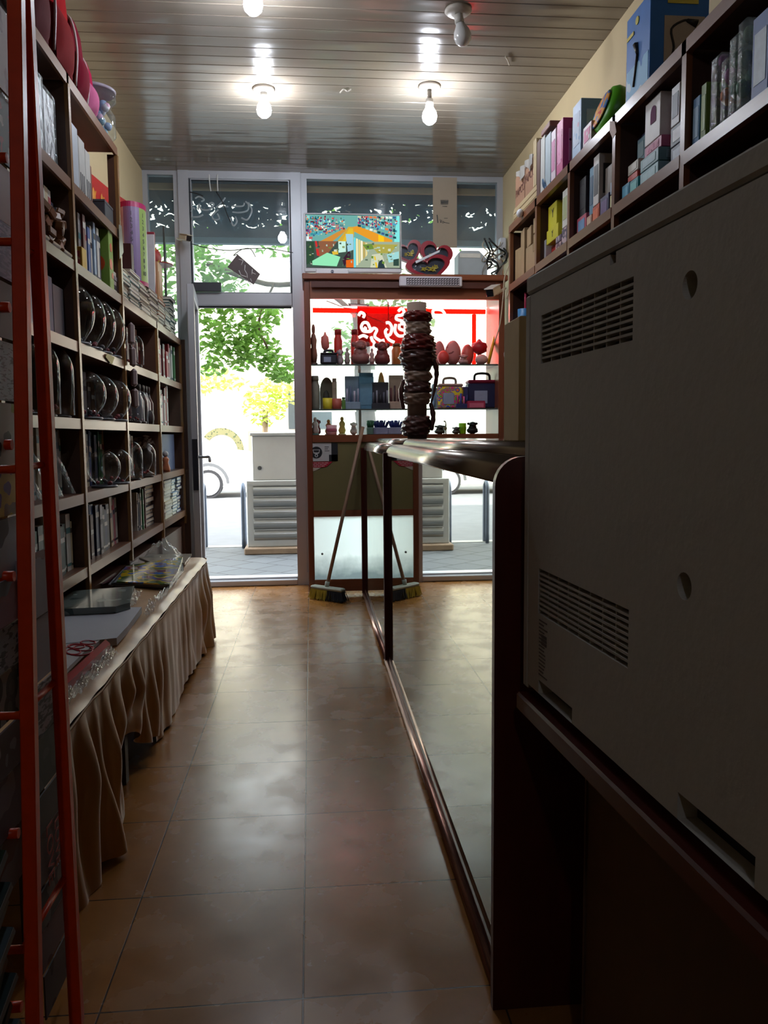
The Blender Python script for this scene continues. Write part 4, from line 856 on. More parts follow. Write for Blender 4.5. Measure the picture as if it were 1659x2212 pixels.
# ================================================================== PHOTOCOPIER
P0 = Vector((.375, 1.37, 0)); U = Vector((.0670132, -.9977521, 0)); W = Vector((-.9977521, -.0670132, 0))
T = Matrix(((U.x, W.x, 0, P0.x), (U.y, W.y, 0, P0.y), (0, 0, 1, 0), (0, 0, 0, 1)))
cg = M('#a8a59f', .75, var=.05, scale=60, bump=.08); cdark = M('#0c0b0b', .7)
cpz = thing('photocopier', 'large grey photocopier seen from behind on a dark stand', 'photocopier', tuple(T @ Vector((.45, -.3, .665))))
B(-.014, .98, -.56, -.03, .68, 1.397, mat=T, c=.008).part('body', cpz, cg)
def panel(us, zs, holes, rounds, w0, w1):
    mb = MB(); us = sorted(set(us)); zs = sorted(set(zs))
    for h in holes: us += [h[0], h[1]]; zs += [h[2], h[3]]
    for (u, z, r) in rounds: us += [u-r*1.2, u+r*1.2]; zs += [z-r*1.2, z+r*1.2]
    us = sorted(set(us)); zs = sorted(set(zs)); e = 1e-6
    for i in range(len(us)-1):
        for j in range(len(zs)-1):
            u, z = (us[i]+us[i+1])/2, (zs[j]+zs[j+1])/2
            if any(h[0]-e < u < h[1]+e and h[2]-e < z < h[3]+e for h in holes): continue
            if any(abs(u-r[0]) < r[2]*1.2 and abs(z-r[1]) < r[2]*1.2 for r in rounds): continue
            mb.add([T @ Vector(p) for p in ((us[i], w1, zs[j]), (us[i+1], w1, zs[j]), (us[i+1], w1, zs[j+1]), (us[i], w1, zs[j+1]))], [(0, 1, 2, 3)])
    for h in holes:
        c4 = [(h[0], h[2]), (h[1], h[2]), (h[1], h[3]), (h[0], h[3])]
        for k in range(4):
            a, b = c4[k], c4[(k+1) % 4]; mb.add([T @ Vector(p) for p in ((a[0], w1, a[1]), (b[0], w1, b[1]), (b[0], w0, b[1]), (a[0], w0, a[1]))], [(0, 1, 2, 3)])
    for (u, z, r) in rounds:
        n = 32; q = r*1.2
        for k in range(n):
            def sq(a):
                c_, s_ = math.cos(a), math.sin(a); m = max(abs(c_), abs(s_)); return (u+q*c_/m, w1, z+q*s_/m)
            a, b = 2*PI*k/n+PI/4, 2*PI*(k+1)/n+PI/4
            ca, cb = (u+r*math.cos(a), w1, z+r*math.sin(a)), (u+r*math.cos(b), w1, z+r*math.sin(b))
            mb.add([T @ Vector(p) for p in (sq(a), sq(b), cb, ca)], [(0, 1, 2, 3)])
            mb.add([T @ Vector(p) for p in (ca, cb, (u+r*.92*math.cos(b), w0, z+r*.92*math.sin(b)), (u+r*.92*math.cos(a), w0, z+r*.92*math.sin(a)))], [(0, 1, 2, 3)])
    for a, b in (((us[0], zs[0]), (us[0], zs[-1])), ((us[0], zs[-1]), (us[-1], zs[-1])), ((us[-1], zs[-1]), (us[-1], zs[0]))):
        mb.add([T @ Vector(p) for p in ((a[0], w1, a[1]), (b[0], w1, b[1]), (b[0], w0, b[1]), (a[0], w0, a[1]))], [(0, 1, 2, 3)])
    return mb
V1 = (.060, .387, 1.245, 1.323); V2 = (.058, .392, .828, .905); N1 = (.063, .211, .69, .714); N2 = (.522, .667, .69, .722); NT = (.318, .336, 1.350, 1.364)
pn = panel([.008, .975], [.69, 1.364], [V1, V2, N1, N2, NT], [(.519, 1.288, .0155), (.524, .96, .0155)], -.03, 0).part('rear_panel', cpz, cg)
B(-.016, .98, -.03, .0, 1.368, 1.398, mat=T, c=.004).part('top_rim', cpz, cg); B(-.018, .005, -.04, .0, .68, 1.366, mat=T, c=.003).part('corner_strip', cpz, cg)
for V, nm_ in ((V1, 'vent'), (V2, 'vent')):
    B(V[0], V[1], -.029, -.022, V[2], V[3], mat=T).part('vent_backing', cpz, cdark)
    g = MB(); H = (V[3]-V[2]); n = 9
    for k in range(1, n): z = V[2]+H*k/n; g.box(V[0], V[1], -.016, -.001, z-.0017, z+.0017, mat=T)
    for k in range(1, 8): u = V[0]+(V[1]-V[0])*k/8; g.box(u-.0013, u+.0013, -.016, -.0025, V[2], V[3], mat=T)
    g.part('vent_grille', cpz, cg)
for (u, z) in ((.519, 1.288), (.524, .96)): MB().cyl(T @ Vector((u, -.029, z)), T @ Vector((u, -.024, z)), .0146, n=28).part('screw_recess', cpz, M('#5a5854', .5))
for h in (N1, N2): B(h[0], h[1], -.029, -.025, h[2], h[3], mat=T).part('carry_recess', cpz, cdark)
lb = MB()
for i in range(16):
    rg = random.Random(i); wv = rg.uniform(.02, .04); z = .818-i*.0062
    lb.box(.064, .064+wv, 0, .0004, z-.0012, z+.0012, mat=T)
    if 3 < i < 7: lb.box(.075, .10, 0, .0005, z-.0026, z+.0026, mat=T)
lb.part('rating_print', cpz, M('#4c4644', .6))
# stand
st_ = thing('copier_stand', 'dark wooden stand carrying the photocopier', 'stand', (.75, .9, 0))
B(-.02, 1.2, -.60, .012, .635, .668, mat=T, c=.004).part('top_board', st_, mahog)
B(.10, 1.2, -.58, -.075, 0, .635, mat=T).part('body', st_, wood('#3c2612', '#4c3218', .45, 5, 2)); B(.096, .102, -.08, -.072, 0, .635, mat=T).part('edge_strip', st_, M('#5a4a3c', .3, metal=.5))
# ================================================================== RIGHT-HAND WALL SHELVES
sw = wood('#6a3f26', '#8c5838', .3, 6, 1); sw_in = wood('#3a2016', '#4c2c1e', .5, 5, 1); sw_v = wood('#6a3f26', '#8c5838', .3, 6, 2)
rs = thing('pigeonhole_shelving', 'long brown wooden pigeonhole shelving high above the counters', 'shelf', (1.32, 3.0, 0))
UR = [1.40, 1.95, 2.51, 3.09, 3.63, 4.16, 4.71]
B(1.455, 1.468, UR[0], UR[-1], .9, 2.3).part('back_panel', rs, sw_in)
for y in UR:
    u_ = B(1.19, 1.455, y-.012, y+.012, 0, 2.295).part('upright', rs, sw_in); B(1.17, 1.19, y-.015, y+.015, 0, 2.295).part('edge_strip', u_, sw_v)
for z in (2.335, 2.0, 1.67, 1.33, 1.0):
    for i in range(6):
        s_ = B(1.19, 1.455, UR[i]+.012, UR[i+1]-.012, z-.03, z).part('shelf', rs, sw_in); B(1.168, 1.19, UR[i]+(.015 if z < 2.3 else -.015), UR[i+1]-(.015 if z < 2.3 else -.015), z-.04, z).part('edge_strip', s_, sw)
RB = 'goods on the wall shelving over the counters'
def carton(name, label, cat, X0, X1, y0, y1, z0, z1, col, lab=None, lid=None, rot=0, group=RB):
    ms = M(col, .5, var=.12, scale=20) if isinstance(col, str) else col
    c_ = Vector(((X0+X1)/2, (y0+y1)/2, z0)); t = thing(name, label, cat, tuple(c_), group)
    T_ = Matrix.Translation(c_) @ Matrix.Rotation(rot, 4, 'Z') @ Matrix.Translation(-c_)
    zt = z1-(z1-z0)*.12 if lid else z1
    B(X0, X1, y0, y1, z0, zt, mat=T_, c=.002).part('body', t, ms)
    if lid: B(X0-.001, X1+.001, y0-.001, y1+.001, zt, z1, mat=T_, c=.002).part('lid', t, M(lid, .5) if isinstance(lid, str) else lid)
    if lab:
        ml = M(lab, .5, var=.2, scale=40) if isinstance(lab, str) else lab; mb = MB()
        mb.box(X0-.0012, X0, y0+(y1-y0)*.15, y1-(y1-y0)*.15, z0+(zt-z0)*.2, z0+(zt-z0)*.8, mat=T_).box(X0+(X1-X0)*.15, X1-(X1-X0)*.2, y0-.0012, y0, z0+(zt-z0)*.2, z0+(zt-z0)*.8, mat=T_)
        mb.part('printed_face', t, ml)
    return t
kr = '#a58a66'
for a in ((4.60, 4.69, 2.0, 2.19, 'flat folded kraft carton at the window end of the shelving bay', .12), (4.47, 4.585, 2.0, 2.27, 'tall kraft carton standing second from the window in the end bay', -.1), (4.335, 4.455, 2.0, 2.15, 'low kraft carton in the middle of the end bay', .05),
          (4.34, 4.45, 2.152, 2.25, 'kraft carton lying on the low kraft carton in the end bay', -.08), (4.19, 4.32, 2.0, 2.10, 'bottom kraft carton of the pile against the first upright', .04), (4.19, 4.315, 2.102, 2.19, 'middle kraft carton of the pile against the first upright', -.03), (4.185, 4.31, 2.192, 2.27, 'upper kraft carton of the pile against the first upright', .05)):
    carton('kraft_carton', a[4], 'box', 1.20, 1.40, a[0], a[1], a[2], a[3], kr, None, None, a[5])
yel = '#c8c010'
for a in ((1.22, 1.36, 3.97, 4.11, 2.155, 2.275, yel, None, 'upper yellow box with dark marks in the second bay from the window'), (1.21, 1.36, 3.91, 4.10, 2.085, 2.153, yel, None, 'lower yellow box under the other yellow box'), (1.24, 1.40, 4.02, 4.12, 2.0, 2.083, '#a02018', '#c02a20', 'red furry-looking packet under the two yellow boxes'),
          (1.205, 1.36, 3.84, 3.93, 2.0, 2.05, pat('spots', ('#c8b0b0', '#6a4a58'), 40), None, 'lowest flower-patterned little box of the second bay'), (1.205, 1.36, 3.845, 3.93, 2.052, 2.083, pat('spots', ('#b0a0a8', '#5a4a60'), 40), None, 'flower-patterned box directly under the lower yellow box edge'),
          (1.205, 1.33, 3.75, 3.83, 2.10, 2.27, '#d8d8d0', '#a8b080', 'white box with a pale green face beside the yellow boxes'), (1.205, 1.33, 3.74, 3.835, 2.0, 2.098, pat('spots', ('#b8a0a8', '#4a4458'), 36), None, 'flower-patterned box carrying the white and green box'), (1.21, 1.3, 4.115, 4.145, 2.0, 2.12, '#c8ccd4', None, 'thin white packet against the upright next to the yellow boxes'),
          # third bay
          (1.21, 1.40, 3.52, 3.60, 2.085, 2.25, '#26242a', '#3a383e', 'black upright box in the third bay from the window'), (1.23, 1.40, 3.46, 3.515, 2.085, 2.24, '#5a1428', None, 'dark crimson upright box beside the black one'), (1.205, 1.34, 3.405, 3.455, 2.06, 2.255, '#4a80a0', '#2a5070', 'slim blue upright box between crimson box and white bottle carton'),
          (1.20, 1.32, 3.33, 3.395, 2.08, 2.28, '#d0ccc8', '#3a3a3c', 'tall white bottle carton in the third bay'), (1.2, 1.38, 3.48, 3.60, 2.0, 2.083, '#c0506a', '#6a98c8', 'pink box with a blue face under the black upright box'), (1.2, 1.38, 3.41, 3.472, 2.0, 2.058, '#c8a08a', '#d8b8a0', 'salmon pink little box under the slim blue box'),
          (1.2, 1.38, 3.32, 3.40, 2.0, 2.078, '#c04a24', '#e06a30', 'orange red box under the white bottle carton'), (1.2, 1.36, 3.215, 3.31, 2.0, 2.09, '#2e2a5a', '#5a3a7a', 'dark purple packet in the third bay'), (1.22, 1.36, 3.225, 3.31, 2.092, 2.21, '#6a5a4c', None, 'brownish pouch-like carton on the dark purple packet'),
          (1.2, 1.36, 3.115, 3.20, 2.0, 2.07, '#c8c48a', '#d8d8b0', 'cream yellow box at the foot of the third bay near its upright'), (1.2, 1.36, 3.115, 3.20, 2.072, 2.12, '#8a98ac', '#a0b0c4', 'grey-blue flat box on the cream yellow box'), (1.21, 1.36, 3.12, 3.205, 2.122, 2.20, '#6a90b0', '#8aaac4', 'blue box topping the cream yellow and grey-blue boxes'), (1.25, 1.4, 3.12, 3.215, 2.205, 2.27, '#a8a098', '#8a8078', 'greyish packet lying high in the third bay'),
          # fourth bay
          (1.25, 1.44, 2.99, 3.06, 2.0, 2.24, '#141a4a', None, 'dark navy folder-like box deep in the fourth bay'), (1.19, 1.33, 2.98, 3.05, 2.0, 2.06, '#1e84a8', '#2a9ac0', 'teal blue small box at the fourth bay entrance'), (1.19, 1.33, 2.90, 2.975, 2.0, 2.055, '#1c9098', '#40b0b0', 'teal green small box next to the teal blue one'),
          (1.2, 1.33, 2.93, 3.02, 2.062, 2.085, '#c83a2c', None, 'flat red box on the two teal boxes'), (1.2, 1.33, 2.925, 3.02, 2.087, 2.125, '#b8b4a4', '#c8c4b8', 'pale flat box on the flat red one'), (1.23, 1.34, 2.94, 3.01, 2.127, 2.215, '#3a6a7a', '#6a8a90', 'slim dark teal box standing on the pale flat box'),
          (1.19, 1.37, 2.73, 2.88, 2.0, 2.052, '#8ab4c0', '#a0c8d0', 'lower light blue gift box in the fourth bay'), (1.19, 1.37, 2.73, 2.88, 2.054, 2.098, '#6a949c', '#86aab4', 'upper light blue gift box in the fourth bay'), (1.2, 1.37, 2.73, 2.87, 2.10, 2.138, '#b05a80', pat('blobs', ('#8a1c4c', '#c86a90', '#a83a6a'), 40), 'magenta printed flat box under the white window carton'),
          (1.28, 1.4, 2.66, 2.72, 2.0, 2.26, '#a02a58', '#c05a80', 'magenta upright box behind the white window carton'), (1.20, 1.29, 2.60, 2.66, 2.13, 2.255, '#d4d6dc', '#20264a', 'white upright box with a dark navy oval mark'), (1.2, 1.32, 2.535, 2.66, 2.065, 2.128, '#3c4658', '#d4d8e0', 'silvery foil box under the white navy-marked box'), (1.2, 1.32, 2.535, 2.655, 2.0, 2.063, '#2c3a5a', '#b0bccc', 'navy and grey box at the foot of the fourth bay'), (1.3, 1.42, 2.54, 2.59, 2.13, 2.26, '#22284a', None, 'dark navy slim box against the upright of the fourth bay'),
          # fifth bay
          (1.19, 1.36, 2.44, 2.485, 2.0, 2.15, '#4a84b8', '#88b0d0', 'blue thin box first in the bay above the photocopier'), (1.19, 1.36, 2.40, 2.432, 2.0, 2.17, '#6a8a3a', '#90b060', 'green thin box second in the bay above the photocopier'), (1.19, 1.36, 2.07, 2.15, 2.0, 2.22, '#2858a8', '#c8d8e8', 'bright blue carton with a white face at the near end of that bay'), (1.24, 1.42, 2.165, 2.20, 2.0, 2.26, '#283a68', None, 'dark blue thin carton beside the bright blue one'),
          # below
          (1.2, 1.36, 2.16, 2.34, 1.67, 1.90, pat('blobs', ('#a86a78', '#5a2a3a', '#c8a0a8'), 24), None, 'pink printed box in the shadowed bay just over the photocopier'), (1.2, 1.36, 3.68, 3.84, 1.67, 1.93, '#8a86a0', None, 'lilac box in the shadow under the second bay'), (1.2, 1.36, 3.15, 3.4, 1.67, 1.93, '#b06a4c', '#c89070', 'reddish brown box in the shadow under the third bay')):
    carton('carton', a[8], 'box', a[0], a[1], a[2], a[3], a[4], a[5], a[6], a[7], None, 0)
for nm_, X_, Y_, Z_, a_ in (('upper yellow', 1.31, 3.9685, 2.225, 0), ('lower yellow', 1.29, 3.9085, 2.118, 1.2)):
    t = [o for o in COL.objects if str(o.get('label', '')).startswith(nm_)][0]; mk = MB()
    write(mk, 'Y', .075 if a_ == 0 else .05, (X_, Y_, Z_), (math.cos(a_), 0, math.sin(a_)), (-math.sin(a_), 0, math.cos(a_))); write(mk, 'Y', .06 if a_ == 0 else .045, (1.2188 if a_ == 0 else 1.2088, 4.03 if a_ == 0 else 4.0, Z_), (0, -1, 0), (0, 0, 1)); mk.part('printed_mark', t, M('#3a3a34', .6))
t = carton('perfume_carton', 'white carton with an arched purple window on the magenta flat box', 'box', 1.20, 1.34, 2.745, 2.87, 2.14, 2.285, '#cac6c2', None)
for T_ in (lambda a, z: (1.1985, 2.8-a, z), lambda a, z: (1.265+a, 2.7435, z)):
    MB().poly([T_(a, z) for a, z in [(-.022, 2.20), (.022, 2.20), (.022, 2.235)]+[(.022*math.cos(k*PI/8), 2.235+.022*math.sin(k*PI/8)) for k in range(1, 8)]+[(-.022, 2.235)]]).part('window', t, M('#6a2a58', .7, spec=.1))
# toys in clear bags
for i, (y0, y1, z1, c1, c2, lab) in enumerate(((2.335, 2.395, 2.23, '#8ac060', '#b060b0', 'clear bag of green and purple toys beside the green thin box'), (2.285, 2.335, 2.20, '#b868b8', '#d07828', 'clear bag with purple and orange toys in the bay above the photocopier'), (2.235, 2.29, 2.24, '#a8c080', '#88a898', 'clear bag of pale green toys, third bag in its bay'), (2.20, 2.245, 2.26, '#8ab4a0', '#b8d0c0', 'clear bag of grey-green toys next to the dark blue thin carton'))):
    t = thing('toy_bag', lab, 'toy', (1.28, (y0+y1)/2, 2.0), RB); rg = random.Random(i)
    mb = MB()
    for k in range(9): mb.ball((1.21+rg.random()*.1, y0+.012+rg.random()*(y1-y0-.024), 2.02+(z1-2.03)*rg.random()), (.02, .014, .024), 8, k % 2, wob=lambda j, q: 1+.1*math.sin(q*2))
    mb.part('toys', t, [M(c1, .5), M(c2, .5)])
    B(1.195, 1.33, y0, y1, 2.0, z1, c=.012).part('bag', t, glass('#f0f4f0', .12, dust=.25, bump=.8, dscale=30))
# on top of the shelving
zt = 2.335
t = thing('shipping_carton', 'big brown shipping carton marked PAPCO on the window end of the shelving', 'box', (1.32, 4.5, zt), RB)
B(1.20, 1.44, 4.30, 4.70, zt+.09, 2.60, c=.003).part('body', t, M('#8e6a52', .85, var=.1)); B(1.198, 1.202, 4.485, 4.492, zt+.09, 2.60).part('seam', t, M('#6a4c3a', .9))
w_ = MB(); write(w_, 'PAPCO', .068, (1.1985, 4.395, 2.52), (0, -1, .0), (0, 0, 1)); write(w_, 'PAPCO', .06, (1.1985, 4.59, 2.50), (0, -1, .0), (0, 0, 1)); w_.part('lettering', t, M('#5a3026', .8))
for i in range(3): B(1.19, 1.43, 4.22, 4.70, zt+.03*i, zt+.03*i+.028, c=.002).thing('wooden_board', ('lowest', 'middle', 'topmost')[i]+' pale board of the pile under the brown shipping carton', 'board', wood('#a08c68', '#b8a47c', .6, 5, 1), 'pale boards under the shipping carton')
for i, (y, lab) in enumerate(((4.275, 'pale upright board standing against the brown shipping carton'), (4.245, 'second pale upright board, between the shipping carton and the glazed frames'))): B(1.19, 1.44, y-.010, y+.012, zt+.09, 2.66, c=.002).thing('wooden_board', lab, 'board', wood('#b09c78', '#cbb890', .6, 5, 2), 'pale upright boards')
mb = MB(); mb.grid(lambda u, v: (1.20+.23*u, 4.32+.36*v, 2.605+.05*math.sin(PI*u)*math.sin(PI*v)+.02*math.sin(u*17+v*9)*math.sin(v*13)), 16, 16); mb.grid(lambda u, v: (1.192-.01*math.sin(u*20), 4.32+.30*u, 2.61-.05*v*(1+.5*math.sin(u*11))), 16, 4)
mb.thing('plastic_bag', 'crumpled whitish plastic bag lying over the brown shipping carton', 'bag', M('#b4b2ac', .25, trans=.4))
for i, (y0, y1, z1, c1, lab) in enumerate(((4.16, 4.22, 2.63, '#5a3a32', 'dark brown picture frame beside the upright boards'), (4.08, 4.15, 2.62, '#b8b8b4', 'pale grey picture frame in plastic film with a reddish lid on it'), (3.98, 4.07, 2.60, '#a0b0b8', 'blue-grey glazed picture frame next to the pink boxes'))):
    t = thing('framed_picture', lab, 'frame', (1.31, (y0+y1)/2, zt), RB)
    f = MB().box(1.19, 1.205, y0, y1, zt, z1).box(1.42, 1.435, y0, y1, zt, z1).box(1.205, 1.42, y0, y1, zt, zt+.02).box(1.205, 1.42, y0, y1, z1-.02, z1); f.part('frame', t, M(c1, .5))
    B(1.205, 1.42, y0+.01, y0+.014, zt+.02, z1-.02).part('panel', t, M('#98a4a8', .2))
B(1.19, 1.43, 4.0, 4.15, 2.632, 2.66, c=.003).thing('box_lid', 'dusty reddish box lid resting on the wrapped picture frames', 'lid', M('#7a4a44', .6), RB)
mb = MB(); mb.grid(lambda u, v: (1.175+.05*math.sin(v*7+u*3)*.3+.1*v, 3.92+.16*u, zt+.003+.075*(1-v)*abs(math.sin(u*4+.6))*(.6+.4*math.sin(u*15+v*5))), 14, 10); mb.thing('plastic_bag', 'little crumpled blue plastic bag at the foot of the picture frames', 'bag', M('#7a9cc0', .2, trans=.4))
for a in ((1.175, 1.36, 3.85, 3.92, 2.57, '#d8c8d4', pat('blobs', ('#e0d8e0', '#c878a8', '#8a3a5a'), 22), 'white and pink doll-like box standing first beside the picture frames'), (1.175, 1.36, 3.74, 3.83, 2.575, '#c03a80', pat('blobs', ('#c84a90', '#e088b8', '#6a1c48'), 20), 'bright pink box standing second beside the picture frames'), (1.21, 1.40, 3.66, 3.72, 2.55, '#6a6a72', None, 'grey thin box between the pink and the light blue box'), (1.175, 1.34, 3.49, 3.60, 2.56, '#8aa8cc', pat('blobs', ('#8ab0d8', '#b8c8e0', '#c890b0'), 16), 'light blue and lilac box on top of the shelving'), (1.22, 1.38, 3.60, 3.64, 2.54, '#2a3a3c', None, 'dark thin box behind the light blue and lilac box')):
    carton('carton', a[7], 'box', a[0], a[1], a[2], a[3], zt, a[4], a[5], a[6])
t = thing('toy_backpack', 'round green toy case with a bright colourful lid on the shelving top', 'toy', (1.27, 3.30, zt), RB)
mb = MB(); ax = Matrix.Rotation(PI/2, 3, 'Y') @ Matrix.Identity(3)
MB().lathe((1.26, 3.32, zt+.10), [(.0, .055), (.085, .05), (.098, .03), (.098, -.03), (.085, -.05), (0, -.055)], 24, ax=Matrix.Rotation(-PI/2+.35, 3, 'Y')).part('body', t, M('#58b020', .35))
MB().lathe((1.205, 3.33, zt+.115), [(0, .006), (.07, .004), (.078, 0)], 24, ax=Matrix.Rotation(-PI/2+.35, 3, 'Y')).part('lid', t, pat('blobs', ('#d8402a', '#e8a030', '#3a70c0', '#58b020'), 24))
carton('carton', 'clear-fronted pink and white packet leaning below the round green toy case', 'box', 1.175, 1.30, 3.36, 3.46, zt, 2.42, '#c8b0b8', pat('blobs', ('#d8d0d4', '#d86a9a', '#e8e8e8'), 24))
carton('carton', 'reddish picture box between the round green toy case and the blue lamp carton', 'box', 1.24, 1.42, 3.10, 3.16, zt, 2.56, '#8a5a3a', pat('blobs', ('#c89a6a', '#6a2a20', '#d8c8a8'), 22))
t = carton('lamp_carton', 'big bright blue carton with a picture of a desk lamp on the shelving top', 'box', 1.19, 1.40, 2.82, 3.03, zt, 2.645, '#2a72c4', None)
B(1.1885, 1.19, 2.83, 3.02, zt+.02, zt+.12).part('cloud_print', t, pat('blobs', ('#2a72c4', '#8ac0e8', '#d0e4f4'), 12)); B(1.24, 1.385, 2.8185, 2.82, zt+.06, zt+.23).part('picture_patch', t, M('#b8a898', .6))
ln = MB(); 
for P in ([(1.26, 2.41), (1.275, 2.46), (1.265, 2.52), (1.31, 2.55), (1.335, 2.545)],): ln.tube(smooth_path([(x, 2.8175, z) for x, z in P]), .004, 6)
ln.tube([(1.32, 2.8175, 2.55), (1.355, 2.8175, 2.54)], [.006, .014], 8); ln.tube([(1.187, 2.95, 2.38), (1.187, 2.92, 2.48)], .005, 6); ln.tube([(1.187, 2.92, 2.48), (1.187, 2.935, 2.52)], [.005, .012], 6)
ln.part('lamp_drawing', t, M('#2a2420', .5)); MB().cyl((1.187, 2.93, 2.60), (1.1895, 2.93, 2.60), .014, n=16).box(1.187, 1.189, 2.96, 3.02, 2.565, 2.578).box(1.25, 1.36, 2.817, 2.819, 2.605, 2.62).part('print_mark', t, M('#d8c850', .5))
MB().tube([(1.33, 2.74, zt+.045), (1.38, 1.5, zt+.045)], .045, 16).thing('paper_roll', 'long cream paper roll lying along the top of the shelving behind the lamp carton', 'roll', M('#c4b08a', .8))
P = [at(1318, 262, X=1.165), at(1328, 262, X=1.165), at(1332, 285, X=1.160), at(1324, 300, X=1.158), at(1318, 285, X=1.162)]
MB().prism(P, (-.0015, 0, 0)).thing('paper_tag', 'little pale curled paper tag hanging from the shelving edge', 'tag', M('#c4aaa0', .7))
MB().ball((1.155, 4.42, zt-.005), (.02, .03, .022), 12).thing('light_bulb', 'small shiny glass ball fixed to the edge under the brown shipping carton', 'bulb', M('#e0e4ea', .08, spec=1))
for a in ((1.2, 1.30, 4.52, 4.66, 1.67, 1.735, '#c8301c', None, 'red box in the dark bay under the kraft cartons'), ): carton('carton', a[8], 'box', *a[:6], a[6])
t = thing('pen_cup', 'blue cup with a pink pen standing on the red box in the dark bay', 'cup', (1.235, 4.60, 1.735), RB)
MB().lathe((1.235, 4.60, 1.735), [(.035, 0), (.04, .005), (.042, .11), (.038, .11), (.034, .01), (0, .01)], 16).part('cup', t, M('#3a80b8', .4)); MB().tube([(1.24, 4.60, 1.75), (1.225, 4.55, 1.93)], .008, 8).part('pen', t, M('#c82a58', .4))
MB().ball((1.155, 4.70, 1.60), (.018, .02, .035), 12).thing('hook', 'small white knob on the shelving end below the red box', 'hook', M('#d8d8dc', .4))
# ================================================================== LAMPS ON THE CEILING
lampw = glow('#eef4ff', 90.0)
def bulb(x, y, lit, label, drop=.0, tilt=(0, 0)):
    t = thing('ceiling_lamp', label, 'lamp', (x, y, ZC), 'bulbs on the slatted ceiling' if lit else None)
    MB().lathe((x, y, ZC-.028), [(.058, .026), (.062, .014), (.05, .004), (.03, 0)], 24).part('ceiling_rose', t, M('#b8b0a4', .4))
    b = Vector((x, y, ZC-.028)); d = Vector((tilt[0], tilt[1], -1)).normalized(); e = b+d*drop
    if drop: MB().tube([b, e], .012, 8).part('stem', t, M('#8a8278', .4))
    MB().tube([e, e+d*.035], [.02, .022], 14).part('socket', t, M('#c8c4bc', .4))
    q = Vector((0, 0, 1)).rotation_difference(d).to_matrix()
    MB().lathe(e+d*.034, [(.018, 0), (.022, .012), (.036, .035), (.041, .058), (.036, .08), (.02, .096), (.001, .1)], 20, ax=q).part('bulb', t, lampw if lit else M('#d8d8d6', .15, var=.02, spec=.8))
bulb(-.21, 3.60, True, 'brightest lit bulb at the top of the picture, over the narrow aisle')
bulb(-.227, 4.70, True, 'lit bulb closest to the door on the aisle side')
bulb(.687, 4.60, True, 'lit bulb hanging lower over the counters near the window', .05)
bulb(-.2, -1.7, True, 'unseen lit bulb added over the back part of the shop to brighten rack and photocopier')  # added lamp behind the camera, lifts the dark rack and photocopier
bulb(.70, 3.80, False, 'unlit white bulb on its round base over the counters', 0, (.25, .1))
for P, lab in (([(735, 200), (742, 193), (750, 197), (758, 193)], 'short curled wire end poking from the ceiling between the two rows of bulbs'), ([(1092, 122), (1097, 130), (1100, 140)], 'thin bent wire hanging from the ceiling behind the unlit bulb')):
    pts = [at(x, y_, Z=3.045) for x, y_ in P]; MB().tube(smooth_path(pts), .004, 6).thing('cable', lab, 'cable', M('#b8b0a4', .5))
# ================================================================== LEFT-HAND BOOKCASE
bw = wood('#6e4a34', '#8a6248', .28, 6, 1); bw_v = wood('#7a5634', '#9c7446', .24, 6, 2); b_in = wood('#4c3226', '#624334', .4, 5, 1)
bc = thing('bookcase', 'tall dark brown bookcase of open bays along the wall beside the door', 'bookcase', (-1.05, 4.3, 0))
BY = [2.55, 3.41, 4.22, 5.13, 6.03]; LV = [.60, .905, 1.21, 1.52, 1.84, 2.155, 2.56]; FX = -.93
B(-1.175, -1.165, BY[0], BY[-1], 0, 1.80).part('back_panel', bc, b_in); B(-1.175, -1.165, BY[0], BY[1], 1.80, 2.52).part('back_panel', bc, b_in)
for i, y in enumerate(BY):
    zt_ = LV[6]-.04 if i <= 2 else LV[4]-.04
    mb = MB()
    if i == 2: mb.box(-1.165, FX-.012, y-.013, y+.013, 0, LV[4]).box(-1.165, -1.14, y-.013, y+.013, LV[4], zt_).box(FX-.045, FX-.012, y-.013, y+.013, LV[4], zt_)
    else: mb.box(-1.165, FX-.012, y-.013, y+.013, 0, zt_)
    u_ = mb.part('upright', bc, b_in); B(FX-.012, FX+.004, y-.014, y+.014, .5 if i else 0, zt_).part('edge_strip', u_, bw_v)
for k, z in enumerate(LV):
    for i in range(4):
        if k > 4 and i > 1: continue
        s_ = B(-1.165, FX-.012, BY[i]+.013, BY[i+1]-.013, z-.03, z).part('shelf', bc, b_in)
        top = (k == 6) or (k == 4 and i > 1)
        e_ = -.014 if top else .014
        B(FX-.012, FX, BY[i]+e_, BY[i+1]-e_, z-.042, z).part('edge_strip', s_, bw)
B(-1.165, FX-.03, BY[0], BY[-1], .0, .48).part('lower_panel', bc, b_in)
B(-1.175, -.90, 6.045, 6.06, .0, 1.84).part('end_panel', bc, wood('#38241c', '#4a3026', .4, 5, 2))
BAY = {3: 'the bay beside the door', 2: 'second bay from the door', 1: 'third bay from the door', 0: 'fourth bay from the door'}
SHN = ['bottom shelf', 'second shelf up', 'third shelf up', 'fourth shelf up', 'fifth shelf up', 'sixth shelf up', 'top board']
CN = {'white': '#c8c6c0', 'grey': '#8c8c8e', 'cream': '#c2b494', 'red': '#a02028', 'dark red': '#5c161c', 'blue': '#2c4c94', 'navy': '#1c2444', 'pale blue': '#88a4c4', 'green': '#2f7040', 'dark green': '#24423a',
      'black': '#1a1a1e', 'orange': '#c06028', 'yellow': '#c8a830', 'brown': '#5a4030', 'pink': '#c07888', 'teal': '#2a6a70', 'lilac': '#8878a8'}
